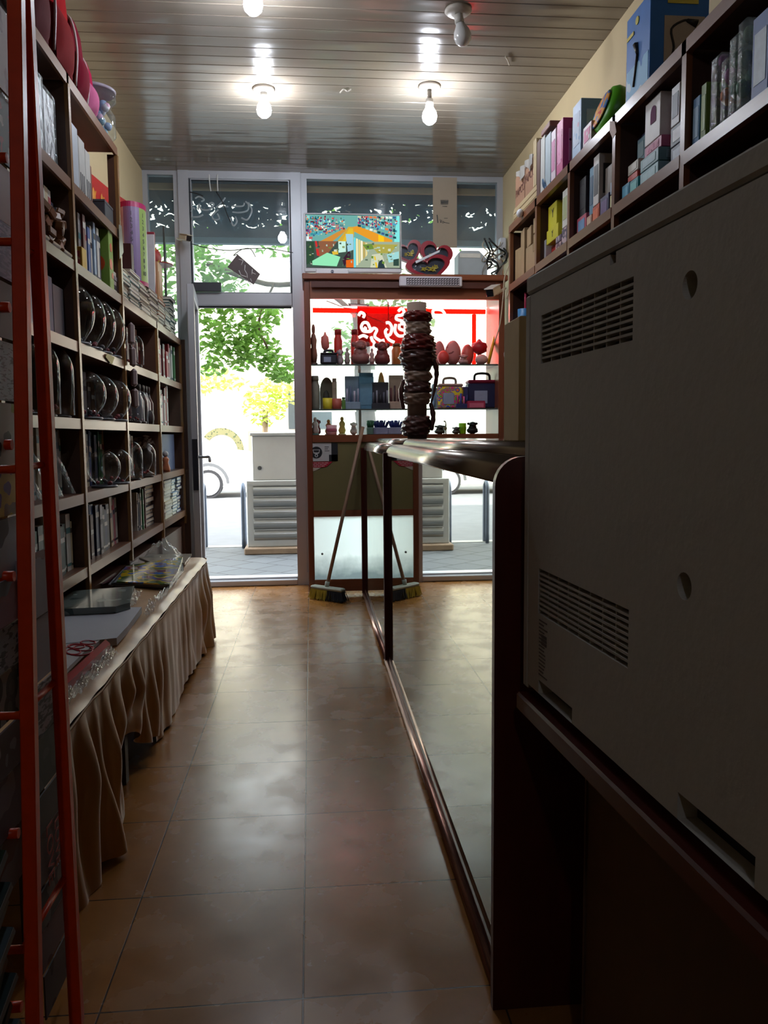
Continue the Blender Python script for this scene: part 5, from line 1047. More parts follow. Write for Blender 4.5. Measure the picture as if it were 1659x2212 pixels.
def upright_books(bay, lev, y0, y1, cols, t=(.012, .03), h=(.17, .25), X=-.965, lean=0, seed=0, depth=.15, group=None):
    rg = random.Random(seed*100+bay*10+lev); y = y1; k = 0; g = group or 'upright books, %s, %s' % (SHN[lev], BAY[bay])
    while True:
        c = cols[k % len(cols)]; th = rg.uniform(*t); hh = rg.uniform(*h)
        if y-th < y0: break
        xf = X-rg.uniform(0, .02); z = LV[lev]; ln = lean*rg.uniform(.5, 1.3)
        T_ = Matrix.Translation((0, y, z)) @ Matrix.Rotation(ln, 4, 'X') @ Matrix.Translation((0, -y, -z))
        mb = MB(); xb = max(-1.16, xf-depth)
        mb.box(xb, xf, y-th, y-.0012, z, z+hh, 0, mat=T_)                                    # cover with its spine
        mb.box(xb+.002, xf-.004, y-th+.002, y-.003, z+.002, z+hh+.0006, 1, mat=T_)            # page block at the head
        b0 = rg.uniform(.55, .8); mb.box(xf-.001, xf+.0006, y-th+.001, y-.002, z+hh*b0, z+hh*(b0+.1), 2, mat=T_); mb.box(xf-.001, xf+.0005, y-th+.001, y-.002, z+hh*.08, z+hh*.13, 2, mat=T_)
        alt = 'white' if c in ('black', 'navy', 'blue', 'dark red', 'red', 'green', 'dark green', 'brown', 'teal') else rg.choice(['red', 'navy', 'black', 'teal'])
        mb.thing('book', '%s upright book, %s from door, %s, %s' % (c, ORD[k % 18], SHN[lev], BAY[bay]), 'book', [M(CN[c], .4, var=.1), M('#c8c0ac', .8), M(CN[alt], .45, var=.1)], g)
        y -= th+.0005; k += 1
    return y
def flat_pile(y0, y1, z, n, cols, label, group, X=-.95, depth=.16, t=(.014, .024), seed=0, spine=False):
    rg = random.Random(seed)
    for k in range(n):
        th = rg.uniform(*t); dy, dx = rg.uniform(-.006, .006), rg.uniform(-.015, .004); c = cols[(k*3+seed) % len(cols)]
        a, b, xf = y0+.004+dy, y1-.004+dy, X+dx; xb = max(xf-depth, -1.16); mb = MB()
        if spine: mb.box(xb, xf, a, b, z, z+th, 0).box(xf-.001, xf+.0006, a+.03, b-.03, z+th*.25, z+th*.75, 2)
        else:
            mb.box(xb, xf, a, b, z, z+.0028, 0).box(xb, xf, a, b, z+th-.0028, z+th, 0).box(xb, xf, b-.003, b, z+.0028, z+th-.0028, 0).box(xb, xf-.003, a+.003, b-.003, z+.0028, z+th-.0028, 1)
        mb.thing('book', '%s book, %s from bottom, %s' % (c, ORD[k], label), 'book', [M(CN[c], .3, var=.12), M('#cfc9bc', .75, var=.15, scale=90), M('#d0ccc4', .5)], group)
        z += th+.0006
    return z
# low part: piles of books on its top, from the door inward
z5 = LV[4]
pl = [(5.80, 6.00, 13, ('dark green', 'teal', 'black', 'grey', 'dark green'), 'tall first pile from door on the low bookcase top'), (5.58, 5.79, 8, ('white', 'cream', 'teal', 'grey'), 'second pile from door on the low bookcase top'),
      (5.33, 5.57, 9, ('brown', 'grey', 'cream', 'orange'), 'third pile from door on the low bookcase top'), (5.06, 5.32, 9, ('white', 'brown', 'cream', 'grey'), 'fourth pile from door on the low bookcase top'),
      (4.78, 5.05, 9, ('grey', 'cream', 'white', 'brown'), 'fifth pile from door on the low bookcase top'), (4.52, 4.77, 9, ('teal', 'dark green', 'white', 'grey'), 'sixth pile from door on the low bookcase top'), (4.26, 4.51, 9, ('white', 'teal', 'dark green', 'cream'), 'seventh pile from door on the low bookcase top')]
tops = []
for i, (a, b, n, cs, lab) in enumerate(pl): tops.append(flat_pile(a, b, z5, n, cs, lab, 'books in '+lab, seed=i+1, t=(.016, .025)))
ztp = max(tops[1:])+.002
# things standing on the piles
t = thing('calendar_roll', 'big rolled wall chart with lilac, green and white number columns on the book piles', 'poster', (-1.03, 5.03, tops[4]))
zc = tops[4]; hc = 2.50-zc; sm = [M('#7d6a94', .4, var=.05), M('#8fa85a', .4, var=.05), M('#c0bcc0', .4, var=.05), M('#a01c58', .4)]
mb = MB(); n = 40; r = .075; cc = (-1.03, 5.03)
for k in range(n):
    a, b = 2*PI*k/n, 2*PI*(k+1)/n; d_ = (math.degrees(a)+ 120) % 360
    m = 0 if d_ < 75 else 1 if d_ < 112 else 2 if d_ < 165 else 2
    for za, zb, mm in ((0, .02*1.2, 3), (.024, hc-.03, m), (hc-.03, hc, 3)):
        mb.quad((cc[0]+r*math.cos(a), cc[1]+r*math.sin(a)*1.5, zc+za), (cc[0]+r*math.cos(b), cc[1]+r*math.sin(b)*1.5, zc+za), (cc[0]+r*math.cos(b), cc[1]+r*math.sin(b)*1.5, zc+zb), (cc[0]+r*math.cos(a), cc[1]+r*math.sin(a)*1.5, zc+zb), mm)
for f in range(len(mb.sm)): mb.sm[f] = False
mb.part('sheet', t, sm)
nb = MB(); dig = '1 2 3 4 5 6 7 8 9 10'.split()
for j in range(10):
    for ang, m in ((-80, 0), (-28, 0)):
        a = math.radians(ang); x, y_ = cc[0]+(r+.002)*math.cos(a), cc[1]+(r+.002)*1.5*math.sin(a); nrm = Vector((math.cos(a), math.sin(a)*.7, 0)).normalized(); ux = Vector((0, 0, 1)).cross(nrm)
        write(nb, dig[j], .034, (x, y_, zc+hc-.07-j*(hc-.12)/9.5), ux, (0, 0, 1))
nb.part('numbers', t, M('#4a4a52', .6))
B(-1.12, -.97, 4.66, 4.72, tops[5], 2.20).thing('board', 'dark maroon board standing on the book piles beside the rolled wall chart', 'board', M('#3c1418', .5))
def slab(name, lab, cat, x0, x1, y0, y1, z0, z1, m, tilt=0, **k):
    c = Vector((x0, y0, z0)); T_ = Matrix.Translation(c) @ Matrix.Rotation(tilt, 4, 'X') @ Matrix.Translation(-c); return B(x0, x1, y0, y1, z0, z1, mat=T_, c=.001).thing(name, lab, cat, m)
slab('board', 'thin white board leaning just behind the rolled wall chart', 'board', -1.13, -.955, 5.24, 5.252, tops[3], 2.40, M('#b8b6ba', .4), -.10)
slab('board', 'dark red thin board leaning between white board and wooden box', 'board', -1.13, -.96, 5.27, 5.285, tops[3], 2.42, M('#7a1c30', .4), -.10)
slab('poster_tube', 'crimson edged poster pack leaning against the pale wooden box', 'poster', -1.13, -.965, 5.31, 5.335, tops[3], 2.43, M('#a82c40', .4), -.08)
t = thing('wooden_box', 'pale wooden box standing upright on the book piles near the door', 'box', (-1.05, 5.48, tops[2]))
B(-1.14, -.96, 5.40, 5.55, tops[2], 2.26, c=.003).part('body', t, wood('#a87a54', '#c89a70', .45, 6, 2)); B(-.961, -.957, 5.42, 5.53, tops[2]+.03, 2.20).part('front_panel', t, wood('#b88a60', '#d4a880', .45, 6, 2))
t = thing('party_hat', 'red cap with yellow dots lying on the pale wooden box', 'hat', (-1.04, 5.55, 2.26))
MB().ball((-1.04, 5.50, 2.31), (.085, .16, .07), 18).part('cap', t, pat('spots', ('#c8a020', '#a01818', '#a01818', '#a01818'), 16)); MB().lathe((-1.0, 5.60, 2.275), [(.10, 0), (.105, .006), (.06, .012)], 20).part('brim', t, M('#9c1818', .4))
MB().prism([(-.99, 5.80, tops[0]), (-.99, 5.83, tops[0]), (-.99, 5.86, 2.42), (-.99, 5.80, 2.58)], (.01, 0, 0)).thing('paper_scrap', 'torn dark pointed paper sticking up beside the tall dark green pile', 'paper', M('#3a403c', .7))
# shelf contents ------------------------------------------------------------------
dome_g = glass('#f6f8fa', 0, ior=1.5, bump=.12, dscale=9)
def glassware(kind, x, y, z, r, h, label, group):
    t = thing('glass_'+kind, label, 'glassware', (x, y, z), group)
    if kind == 'globe': pr = [(.45*r, .0)]+[(r*math.sin(PI*(.16+.84*k/12)), h/2-(h/2)*math.cos(PI*(.16+.84*k/12))) for k in range(1, 12)]+[(.001, h)]
    elif kind == 'bowl': pr = [(.55*r, 0)]+[(r*math.sin(PI*(.2+.62*k/12)), h*.45-(h*.52)*math.cos(PI*(.2+.62*k/12))) for k in range(13)]
    else: pr = [(r, 0), (r, h*.62)]+[(r*math.cos(PI/2*k/8), h*.62+h*.38*math.sin(PI/2*k/8)) for k in range(1, 9)]
    MB().lathe((x, y, z+.012), [(max(a, .001), b) for a, b in pr], 28).part('shell', t, dome_g)
    MB().lathe((x, y, z), [(r*.75, 0), (r*.8, .006), (r*.75, .012)], 24).part('base', t, M('#3a2c26' if kind == 'bell' else '#5c6068', .3))
    rg = random.Random(int(y*1000)); mb = MB()
    for k in range(5): mb.ball((x+rg.uniform(-.4, .4)*r, y+rg.uniform(-.4, .4)*r, z+.014+rg.uniform(.0, .12)*h), (r*.13, r*.13, r*.12), 8, k % 2)
    mb.part('filling', t, [M('#8a2026', .4), M('#4a4648', .5)])
# fourth bay from the door (partly behind the rack) : index 0
for i, (y0, y1, h) in enumerate(((3.20, 3.33, .27), (3.07, 3.19, .29), (2.92, 3.06, .34), (2.78, 2.91, .36))):
    t = thing('wrapped_pack', ('white film-wrapped pack nearest the third bay, sixth shelf up', 'white film-wrapped pack second along the sixth shelf up', 'tall patterned white film-wrapped pack third along the sixth shelf up', 'tallest patterned white wrapped pack, fourth along the sixth shelf up')[i], 'pack', (-1.04, (y0+y1)/2, LV[5]), 'film-wrapped packs on the sixth shelf up')
    B(-1.12, -.965, y0, y1, LV[5], LV[5]+h, c=.004).part('contents', t, pat('spots', ('#6a7078', '#b4b8ba', '#b4b8ba', '#b4b8ba'), 26) if i > 1 else M('#aeb4ba', .4)); B(-1.125, -.958, y0-.004, y1+.004, LV[5], LV[5]+h+.012, c=.008).part('film', t, glass('#ffffff', .08, dust=.12, bump=.9, dscale=24))
upright_books(0, 4, 2.75, 3.36, ('grey', 'navy', 'white', 'cream', 'white', 'navy', 'blue', 'grey', 'navy', 'blue', 'black'), (.025, .05), (.18, .25), X=-.963)
for i, (y, s) in enumerate(((3.30, 1), (3.16, .9), (3.02, 1.05))):
    t = thing('wooden_ornament', ('carved brown wooden ornament nearest the upright on the fifth shelf up', 'middle carved brown wooden ornament on the fifth shelf up', 'carved brown wooden ornament beside the orange rack, fifth shelf up')[i], 'ornament', (-.955, y, LV[4]), 'carved ornaments on the fifth shelf up')
    wdm = wood('#4a2a16', '#8a5a34', .35, 9, 2)
    B(-.995, -.925, y-.055*s, y+.055*s, LV[4], LV[4]+.015, c=.004).part('base', t, wdm); cv = MB(); rg = random.Random(i+60)
    for q in range(7):
        c_ = Vector((-.955+rg.uniform(-.02, .015), y+rg.uniform(-.035, .035)*s, LV[4]+.035+.02*q*s)); e_ = Euler((rg.uniform(-.8, .8), rg.uniform(-.5, .5), rg.uniform(-.6, .6))).to_matrix().to_4x4(); e_.translation = c_
        cv.box(-.016, .016, -.028*s, .028*s, -.016, .016, mat=e_, c=.005)
    cv.part('carving', t, wdm)
for a in ((3.23, 3.36, .20, '#3a3e48', 'clear film pouch with dark contents beside the upright, fourth shelf up'), (3.16, 3.225, .22, '#26305a', 'navy box beside the clear film pouch, fourth shelf up'), (3.06, 3.15, .25, '#b0543a', 'orange box between navy and grey boxes, fourth shelf up'), (2.92, 3.05, .30, '#9a9aa2', 'pale grey tall box behind the orange rack, fourth shelf up')):
    carton('carton', a[4], 'box', -1.13, -.97, a[0], a[1], LV[3], LV[3]+a[2], a[3], None, None, 0, 'boxes on the fourth shelf up')
BZ = 'glass bell jars on the third shelf up'
for i, (y, lab) in enumerate(((3.30, 'tall glass bell jar nearest the upright, third shelf up, fourth bay'), (3.12, 'middle tall glass bell jar, third shelf up, fourth bay'), (2.93, 'tall glass bell jar half behind the orange rack, third shelf up'))): glassware('bell', -1.005, y, LV[2], .078, .275, lab, BZ)
upright_books(0, 1, 2.85, 3.38, ('cream', 'white', 'grey', 'grey', 'brown', 'white', 'cream', 'grey'), (.025, .045), (.2, .27), X=-1.0)
for a in ((3.12, 3.36, 'crinkled clear bag in front of books beside the upright, second shelf up'), (2.90, 3.10, 'crinkled clear bag further from the door, second shelf up, fourth bay')):
    mb = MB(); mb.grid(lambda u, v, a=a: (-.965+.02*math.sin(u*9+v*5)-.03*v, a[0]+(a[1]-a[0])*u, LV[1]+.005+.17*v*(1+.08*math.sin(u*13))), 14, 8); mb.thing('clear_bag', a[2], 'bag', glass('#f4f6f8', .06, dust=.10, bump=1, dscale=20))
upright_books(0, 0, 2.85, 3.36, ('cream', 'white', 'black', 'dark green', 'black', 'brown', 'black'), (.02, .06), (.18, .25), X=-.963, seed=2)
# third bay from the door : index 1
for i, (y0, y1, h, m) in enumerate(((3.78, 3.86, .25, M('#b8b8b4', .4)), (3.68, 3.775, .27, M('#b4b4b0', .4)), (3.56, 3.67, .29, M('#a8b0ba', .35)), (3.44, 3.55, .32, M('#b0b6bc', .35)))):
    t = thing('binder', ('white binder with dark bars nearest the red banner, sixth shelf up', 'second white binder with dark bars, sixth shelf up', 'pale film-wrapped binder third from the red banner, sixth shelf up', 'pale film-wrapped binder against the upright, sixth shelf up')[i], 'binder', (-1.04, y0, LV[5]), 'white binders in the third bay, sixth shelf up')
    B(-1.13, -.97, y0, y1, LV[5], LV[5]+h, c=.004).part('cover', t, m)
    if i < 2:
        kb = MB()
        for q in range(3): kb.box(-.9705, -.969, y0+.012+q*.026, y0+.024+q*.026, LV[5]+.03, LV[5]+.12)
        kb.part('bars', t, M('#1e1e2a', .5))
carton('carton', 'dark grey box beside the binders at the end of the sixth shelf up', 'box', -1.12, -.95, 4.02, 4.18, LV[5], LV[5]+.10, '#3c3e46', None, '#4a4c54', 0, 'boxes on the sixth shelf up'); carton('carton', 'brown box between binders and dark grey box, sixth shelf up', 'box', -1.14, -1.0, 3.9, 4.0, LV[5], LV[5]+.24, '#7a4a34', None, None, 0, 'boxes on the sixth shelf up')
upright_books(1, 4, 3.62, 4.0, ('green', 'navy', 'white', 'blue', 'pale blue', 'white', 'blue', 'white', 'lilac', 'dark red', 'grey'), (.025, .04), (.22, .27), X=-.962, seed=4)
t = carton('carton', 'green box with orange dots standing at the end of the fifth shelf up', 'box', -1.12, -.94, 4.02, 4.10, LV[4], LV[4]+.28, '#7a9a3c', None, None, 0, 'boxes on the fifth shelf up')
mb = MB()
for y, z, r in ((4.06, .20, .02), (4.05, .12, .026), (4.075, .07, .015)): mb.tube([(-.9405, y, LV[4]+z), (-.9385, y, LV[4]+z)], r, 16)
mb.tube([(-1.0, 4.0195, LV[4]+.12), (-1.0, 4.0185, LV[4]+.12)], .04, 18); mb.part('dots', t, M('#c84a18', .4))
slab('board', 'red thin album behind the green box with orange dots', 'album', -1.12, -.97, 4.115, 4.14, LV[4], LV[4]+.2, M('#a02420', .4))
for k in range(5): B(-1.10, -.95+.004*math.sin(k*3), 4.145, 4.20, LV[4]+.022*k, LV[4]+.022*k+.02).thing('notepad', ORD[k]+' small notepad from the bottom in the little pile against the upright, fifth shelf up', 'notepad', M(('#b8b4b0', '#2a3038', '#a8a0a0', '#8a8890', '#c0bcb8')[k], .5), 'notepads in the little pile, fifth shelf up')
carton('carton', 'little yellow and pink packet lying before the books, fifth shelf up', 'box', -.985, -.94, 3.55, 3.62, LV[4], LV[4]+.09, '#c8a83c', pat('blobs', ('#e0c040', '#c06080', '#e8e0d8'), 40), None, 0, 'boxes on the fifth shelf up')
GB = 'round glass bowls on the fourth shelf up'
for i, (y, lab) in enumerate(((4.10, 'round glass bowl nearest the door in the row of four, fourth shelf up'), (3.915, 'second round glass bowl from the door, fourth shelf up'), (3.73, 'third round glass bowl from the door, fourth shelf up'), (3.545, 'round glass bowl last from the door in the row of four'))): glassware('globe', -.99, y, LV[3], .092, .25, lab, GB)
GB = 'round glass bowls on the third shelf up'
for i, (y, lab) in enumerate(((4.08, 'round glass globe nearest the door on the third shelf up'), (3.82, 'middle round glass globe on the third shelf up'), (3.60, 'last round glass globe from the door on the third shelf up'))): glassware('globe', -.965, y, LV[2], .088, .20, lab, GB)
upright_books(1, 2, 3.6, 4.18, ('grey', 'brown', 'black', 'grey', 'dark red', 'black', 'brown'), (.03, .07), (.18, .25), X=-1.062, depth=.09, seed=5)
upright_books(1, 1, 3.50, 4.19, ('cream', 'white', 'green', 'green', 'blue', 'navy', 'black', 'blue', 'white', 'cream', 'dark green', 'dark green', 'black', 'white', 'black', 'dark red', 'red', 'cream'), (.02, .045), (.24, .265), X=-1.03, depth=.12, seed=6)
GB = 'round glass bowls on the second shelf up'
glassware('globe', -.95, 4.04, LV[1], .078, .165, 'larger glass globe before the coloured books, second shelf up', GB); glassware('globe', -.945, 3.78, LV[1], .075, .16, 'smaller glass globe before the coloured books, second shelf up', GB)
y_ = upright_books(1, 0, 4.0, 4.18, ('white', 'pink', 'white', 'cream'), (.03, .05), (.21, .25), lean=.06, X=-.975, seed=7)
upright_books(1, 0, 3.46, 3.98, ('black', 'navy', 'black', 'grey', 'navy', 'blue', 'brown', 'grey', 'brown', 'dark green'), (.03, .065), (.18, .24), X=-.963, seed=8, group='dim upright books further along, bottom shelf, third bay')
# second bay from the door : index 2
upright_books(2, 3, 4.62, 5.08, ('dark red', 'white', 'dark red', 'red', 'red', 'dark red', 'pink', 'dark red', 'red', 'pink', 'grey'), (.025, .06), (.17, .26), X=-1.018, seed=9)
glassware('bell', -.96, 4.60, LV[3], .05, .165, 'small glass bell jar before the red books, fourth shelf up', 'small bell jars in the second bay'); glassware('bell', -.96, 4.47, LV[3], .045, .15, 'small glass bell jar beside the hanging padded strip, fourth shelf up', 'small bell jars in the second bay')
for i, (y, c, lab) in enumerate(((5.03, '#1c1c22', 'black bottle nearest the door, third shelf up, second bay'), (4.95, '#a8a8ac', 'white bottle beside the black one, third shelf up, second bay'), (4.87, '#1c1c22', 'second black bottle, third shelf up, second bay'), (4.76, '#8a8a90', 'grey bottle between black bottles and bell jars, third shelf up'))):
    t = thing('bottle', lab, 'bottle', (-.985, y, LV[2]), 'bottles on the third shelf up'); MB().lathe((-.985, y, LV[2]), [(.034, 0), (.036, .01), (.036, .13), (.02, .165), (.016, .19)], 16).part('body', t, M(c, .3)); MB().lathe((-.985, y, LV[2]+.19), [(.018, 0), (.018, .035), (.012, .04)], 12).part('cap', t, M('#26262a', .4))
MB().ball((-.945, 4.91, LV[2]+.04), (.018, .05, .04), 14, wob=lambda j, k: 1+.12*math.sin(k*2)).thing('pouch', 'dark round pouch lying in front of the bottles, third shelf up', 'pouch', M('#1e1c20', .6))
glassware('bell', -.96, 4.66, LV[2], .052, .175, 'glass bell jar nearest the door, third shelf up, second bay', 'small bell jars in the second bay'); glassware('bell', -.96, 4.52, LV[2], .05, .17, 'glass bell jar beside the hanging padded strip, third shelf up', 'small bell jars in the second bay')
upright_books(2, 2, 4.3, 4.74, ('grey', 'brown', 'grey', 'black'), (.04, .08), (.2, .25), X=-1.03, depth=.12, seed=10)
upright_books(2, 1, 4.28, 4.85, ('cream', 'grey', 'white', 'brown', 'white', 'pale blue', 'black', 'white', 'grey', 'black', 'white'), (.03, .05), (.23, .26), X=-1.028, depth=.12, seed=11)
glassware('bell', -.955, 4.72, LV[1], .068, .19, 'wide glass bell jar before books, second shelf up, second bay', 'small bell jars in the second bay'); glassware('bell', -.96, 4.42, LV[1], .06, .20, 'narrow glass bell jar against the upright, second shelf up, second bay', 'small bell jars in the second bay')
t = thing('figurine', 'dark ornamental figurine with whitish leaves, second shelf up, second bay', 'figurine', (-1.0, 4.97, LV[1])); MB().lathe((-1.0, 4.97, LV[1]), [(.05, 0), (.05, .01), (.02, .03), (.045, .08), (.05, .13), (.02, .17)], 14, wob=lambda j, k: 1+.15*math.sin(k*2.3+j)).part('body', t, M('#3a322e', .4))
mb = MB(); leaves(mb, (-1.0, 4.97, LV[1]+.19), (.06, .09, .05), 40, .045, 77); mb.part('leaf', t, M('#b8b2b0', .5))
upright_books(2, 0, 4.66, 4.84, ('dark red', 'green', 'green', 'black', 'white', 'navy', 'white', 'grey'), (.018, .028), (.21, .25), X=-.975, seed=12)
flat_pile(4.86, 5.10, LV[0], 10, ('black', 'navy', 'grey', 'black'), 'dark pile on the bottom shelf, second bay from the door', 'books in the dark bottom-shelf pile', X=-.98, seed=21, t=(.02, .028))
# bay beside the door : index 3
upright_books(3, 3, 5.24, 5.98, ('green', 'white', 'white', 'red', 'dark red', 'red', 'black', 'dark red', 'white', 'red', 'white', 'red'), (.04, .08), (.18, .26), X=-.962, seed=13)
upright_books(3, 2, 5.30, 5.62, ('white', 'white', 'red', 'dark red', 'white', 'white', 'pink', 'white', 'white'), (.025, .04), (.18, .27), X=-.96, seed=14)
carton('carton', 'bright blue box beside the upright, second shelf up, bay beside the door', 'box', -1.12, -.965, 5.17, 5.33, LV[1], LV[1]+.225, '#4a78b8', None, None, 0, 'boxes in the bay beside the door'); carton('carton', 'large navy box with faint writing, second shelf up, bay beside the door', 'box', -1.14, -.985, 5.36, 5.95, LV[1], LV[1]+.25, '#1c2c5a', None, None, 0, 'boxes in the bay beside the door')
t = thing('figurine', 'tiny orange and white figurine before the navy box', 'figurine', (-.965, 5.47, LV[1])); MB().lathe((-.965, 5.47, LV[1]), [(.028, 0), (.03, .02), (.018, .06), (.024, .085), (.01, .1)], 12).part('body', t, M('#c07048', .5)); MB().ball((-.965, 5.47, LV[1]+.118), .02, 10).part('head', t, M('#b8b4b0', .5))
for i, (a, b, cs, lab) in enumerate(((5.82, 6.0, ('navy', 'pale blue', 'navy', 'blue'), 'blue pile nearest the door, bottom shelf'), (5.60, 5.80, ('white', 'navy', 'pale blue', 'teal'), 'middle pile of the bay beside the door, bottom shelf'), (5.30, 5.58, ('white', 'cream', 'white', 'grey'), 'pale pile against the upright, bottom shelf beside the door'))):
    flat_pile(a, b, LV[0], 11, cs, lab, 'books in '+lab, seed=31+i, t=(.019, .025))
# padded strip hanging at the upright
t = thing('hanging_strip', 'grey and crimson padded strip hanging from the upright by the glass bowls', 'strip', (-.90, 4.28, 1.28)); zz_ = [1.72, 1.60, 1.49, 1.39, 1.28]
for k in range(4):
    T_ = Matrix.Translation((-.902, 4.27+.012*k, (zz_[k]+zz_[k+1])/2)) @ Matrix.Rotation((-.1, .06, -.05, .08)[k], 4, 'X'); h_ = (zz_[k]-zz_[k+1])/2
    s_ = B(-.014, .014, -.022, .022, -h_+.004, h_-.004, mat=T_, c=.012).part('pad', t, M('#8c7c80', .6)); B(-.02, -.008, .0, .034, -h_+.01, h_-.01, mat=T_, c=.008).part('backing', t, M('#8a1420', .4))
MB().prism([at(x, y_, X=-.925) for x, y_ in ((292+0-64+60-60, 768), (232, 764), (247, 772), (241, 788), (228, 772))], (.002, 0, 0)).thing('paper_tag', 'little yellowish torn paper tag on the edge of the fourth shelf up', 'tag', M('#b0a860', .6))
MB().prism([at(x, y_, X=-.922) for x, y_ in ((256, 485), (262, 488), (266, 545), (258, 560))], (.002, 0, 0)).thing('plastic_sleeve', 'strip of clear plastic hanging on the upright beside the wall chart', 'sleeve', M('#a8a490', .2, trans=.4))
# red banner on the wall
t = thing('banner', 'red banner with golden figures hanging along the wall above the low bookcase', 'banner', (-1.17, 5.0, 2.5))
MB().prism([(-1.172, 3.95, 2.50), (-1.172, 5.0, 2.60), (-1.172, 5.78, 2.70), (-1.172, 5.78, 2.46), (-1.172, 3.95, 2.22)], (.004, 0, 0)).part('cloth', t, M('#b81c14', .5))
mb = MB()
for i in range(9):
    y = 4.15+i*.18; z = 2.39+.16*i/9; mb.ball((-1.166, y, z), (.002, .04, .05), 8, wob=lambda j, k: 1+.3*math.sin(k*2.5+j)); mb.tube([(-1.166, y-.03, z-.05), (-1.166, y+.04, z+.05)], .006, 5)
mb.part('figures', t, M('#d8923a', .5))
# on the very top: school bags and a jar -------------------------------------------
zb = LV[6]
def bag(y, w, h, d, c1, c2, lab, seed):
    t = thing('school_bag', lab, 'bag', (-1.03, y, zb), 'school bags on the bookcase top')
    prof = [(.80, 0), (1, .06), (1, .55), (.93, .75), (.75, .9), (.4, .98), (.02, 1)]
    vs = MB(); ax = [(d/2*a, h*b) for a, b in prof]
    n = 24
    def sq(k): 
        a = 2*PI*k/n; c_, s_ = math.cos(a), math.sin(a); return abs(c_)**.55*(1 if c_ > 0 else -1), abs(s_)**.55*(1 if s_ > 0 else -1)
    pts = [(-1.03+r*sq(k)[0], y+r/d*w*sq(k)[1], zb+z) for r, z in ax for k in range(n)]
    vs.add(pts, [(j*n+k, j*n+(k+1) % n, (j+1)*n+(k+1) % n, (j+1)*n+k) for j in range(len(ax)-1) for k in range(n)], 0, True); vs.add(pts, [list(range(n))[::-1]])
    vs.part('body', t, M(c1, .85, var=.2, scale=12, bump=.3, spec=.08))
    pk = MB(); 
    def pf(u, v): return (-1.03+d/2*1.0+.03*math.sin(PI*u)**.5*math.sin(PI*min(1, v*1.05))**.5, y+w*.40*(2*u-1), zb+.02+h*.45*v)
    pk.grid(pf, 10, 8); pk.part('pocket', t, M(c2, .8, var=.15, spec=.1))
    MB().tube(smooth_path([(-1.03+d*.45, y-w*.4, zb+h*.1), (-1.03+d*.53, y-w*.44, zb+h*.5), (-1.03+d*.38, y-w*.35, zb+h*.85), (-1.03, y-w*.05, zb+h*.99)]), .006, 6).part('zip', t, M('#b8a8a8', .4))
bag(3.86, .15, .27, .16, '#a01040', '#b86088', 'pink school bag with a light pink pocket, first of the bags from the door', 1)
bag(3.68, .17, .36, .17, '#6a0a22', '#6a0a22', 'crimson school bag second from the door on the bookcase top', 2)
bag(3.42, .26, .46, .18, '#8a0810', '#6a060c', 'big bright red school bag on the bookcase top', 3)
bag(3.14, .24, .46, .17, '#3c0a10', '#4a0c14', 'dark maroon school bag at the far inner end of the bookcase top', 4)
bag(2.92, .12, .38, .15, '#1c2c50', '#243a68', 'navy school bag just showing beside the orange rack', 5)
MB().ball((-1.0, 3.985, zb+.11), (.03, .04, .07), 10).thing('ball', 'small deep blue ball squeezed behind the pink school bag', 'ball', M('#1c30a0', .4))
t = thing('plastic_jar', 'clear wide-mouthed jar full of pastel bits at the end of the bookcase top', 'jar', (-1.0, 4.10, zb))
MB().lathe((-1.0, 4.10, zb), [(.085, 0), (.095, .01), (.095, .10), (.075, .13), (.078, .15), (.10, .17), (.10, .20), (.095, .205)], 24).part('shell', t, glass('#f4f8fa', .04, dust=.06, bump=.3))
mb = MB(); rg = random.Random(4)
for k in range(34): a = rg.uniform(0, 6.3); r = .075*rg.random()**.5; mb.ball((-1.0+r*math.cos(a), 4.10+r*math.sin(a), zb+.02+rg.random()*.14), .02, 6, k % 4)
mb.part('filling', t, [M('#9ab0d0', .5), M('#c8a0b8', .5), M('#c0c4c8', .5), M('#6a90a0', .5)]); MB().lathe((-1.0, 4.10, zb+.205), [(.10, 0), (.102, .012), (.09, .018)], 24).part('lid', t, M('#b8b0c0', .3, trans=.3))
B(-1.16, -.96, 4.10, 4.2, zb, zb+.012).thing('folder', 'dark green folder lying flat at the end of the bookcase top', 'folder', M('#1c3c38', .4))
# ================================================================== TABLE WITH CLOTH
satin = None
def satin_mat():
    m, nt, out = newmat('satin_cloth'); L = nt.links.new
    v = coords(nt, (9, 9, 2)); no = N(nt, 'TexNoise', Scale=2.0, Detail=4.0); L(v, no.inputs['Vector'])
    p = N(nt, 'BsdfPrincipled', Roughness=.36); L(mixc(nt, no.outputs['Fac'], lin('#9a7040'), lin('#c89c62')), p.inputs['Base Color'])
    p.inputs['Sheen Weight'].default_value = .35; L(p.outputs[0], out.inputs[0]); return m
satin = satin_mat(); TX, TZ, TA, TB = -.60, .462, 1.72, 4.50
t = thing('table', 'low wooden table under the golden cloth', 'table', (-.76, 3.1, 0))
B(-.915, TX-.01, TA+.01, TB-.01, .43, .455).part('table_top', t, wood('#5a3c28', '#6a4a34', .5, 5, 1))
for x in (-.90, TX-.04):
    for y in (TA+.06, 2.62, 3.5, TB-.05): B(x-.02, x+.02, y-.02, y+.02, 0, .43).part('leg', t, wood('#2c1c12', '#3c281a', .5, 5, 2))
tc = thing('tablecloth', 'stained golden satin cloth with gathered skirt over the low table', 'tablecloth', (TX, 3.1, .0))
def hem(y):
    z = .012
    if y < 2.95: z += .15*math.exp(-((y-2.55)/.17)**2)+.05*math.exp(-((y-2.85)/.12)**2)
    return z+.012*math.sin(y*9)*math.sin(y*4.1)+.02*max(0, math.sin(y*5.3+1))
rg = random.Random(2); fold = [(rg.uniform(22, 60), rg.uniform(0, 6.3), rg.uniform(.3, 1), rg.uniform(0, 1)) for i in range(7)]
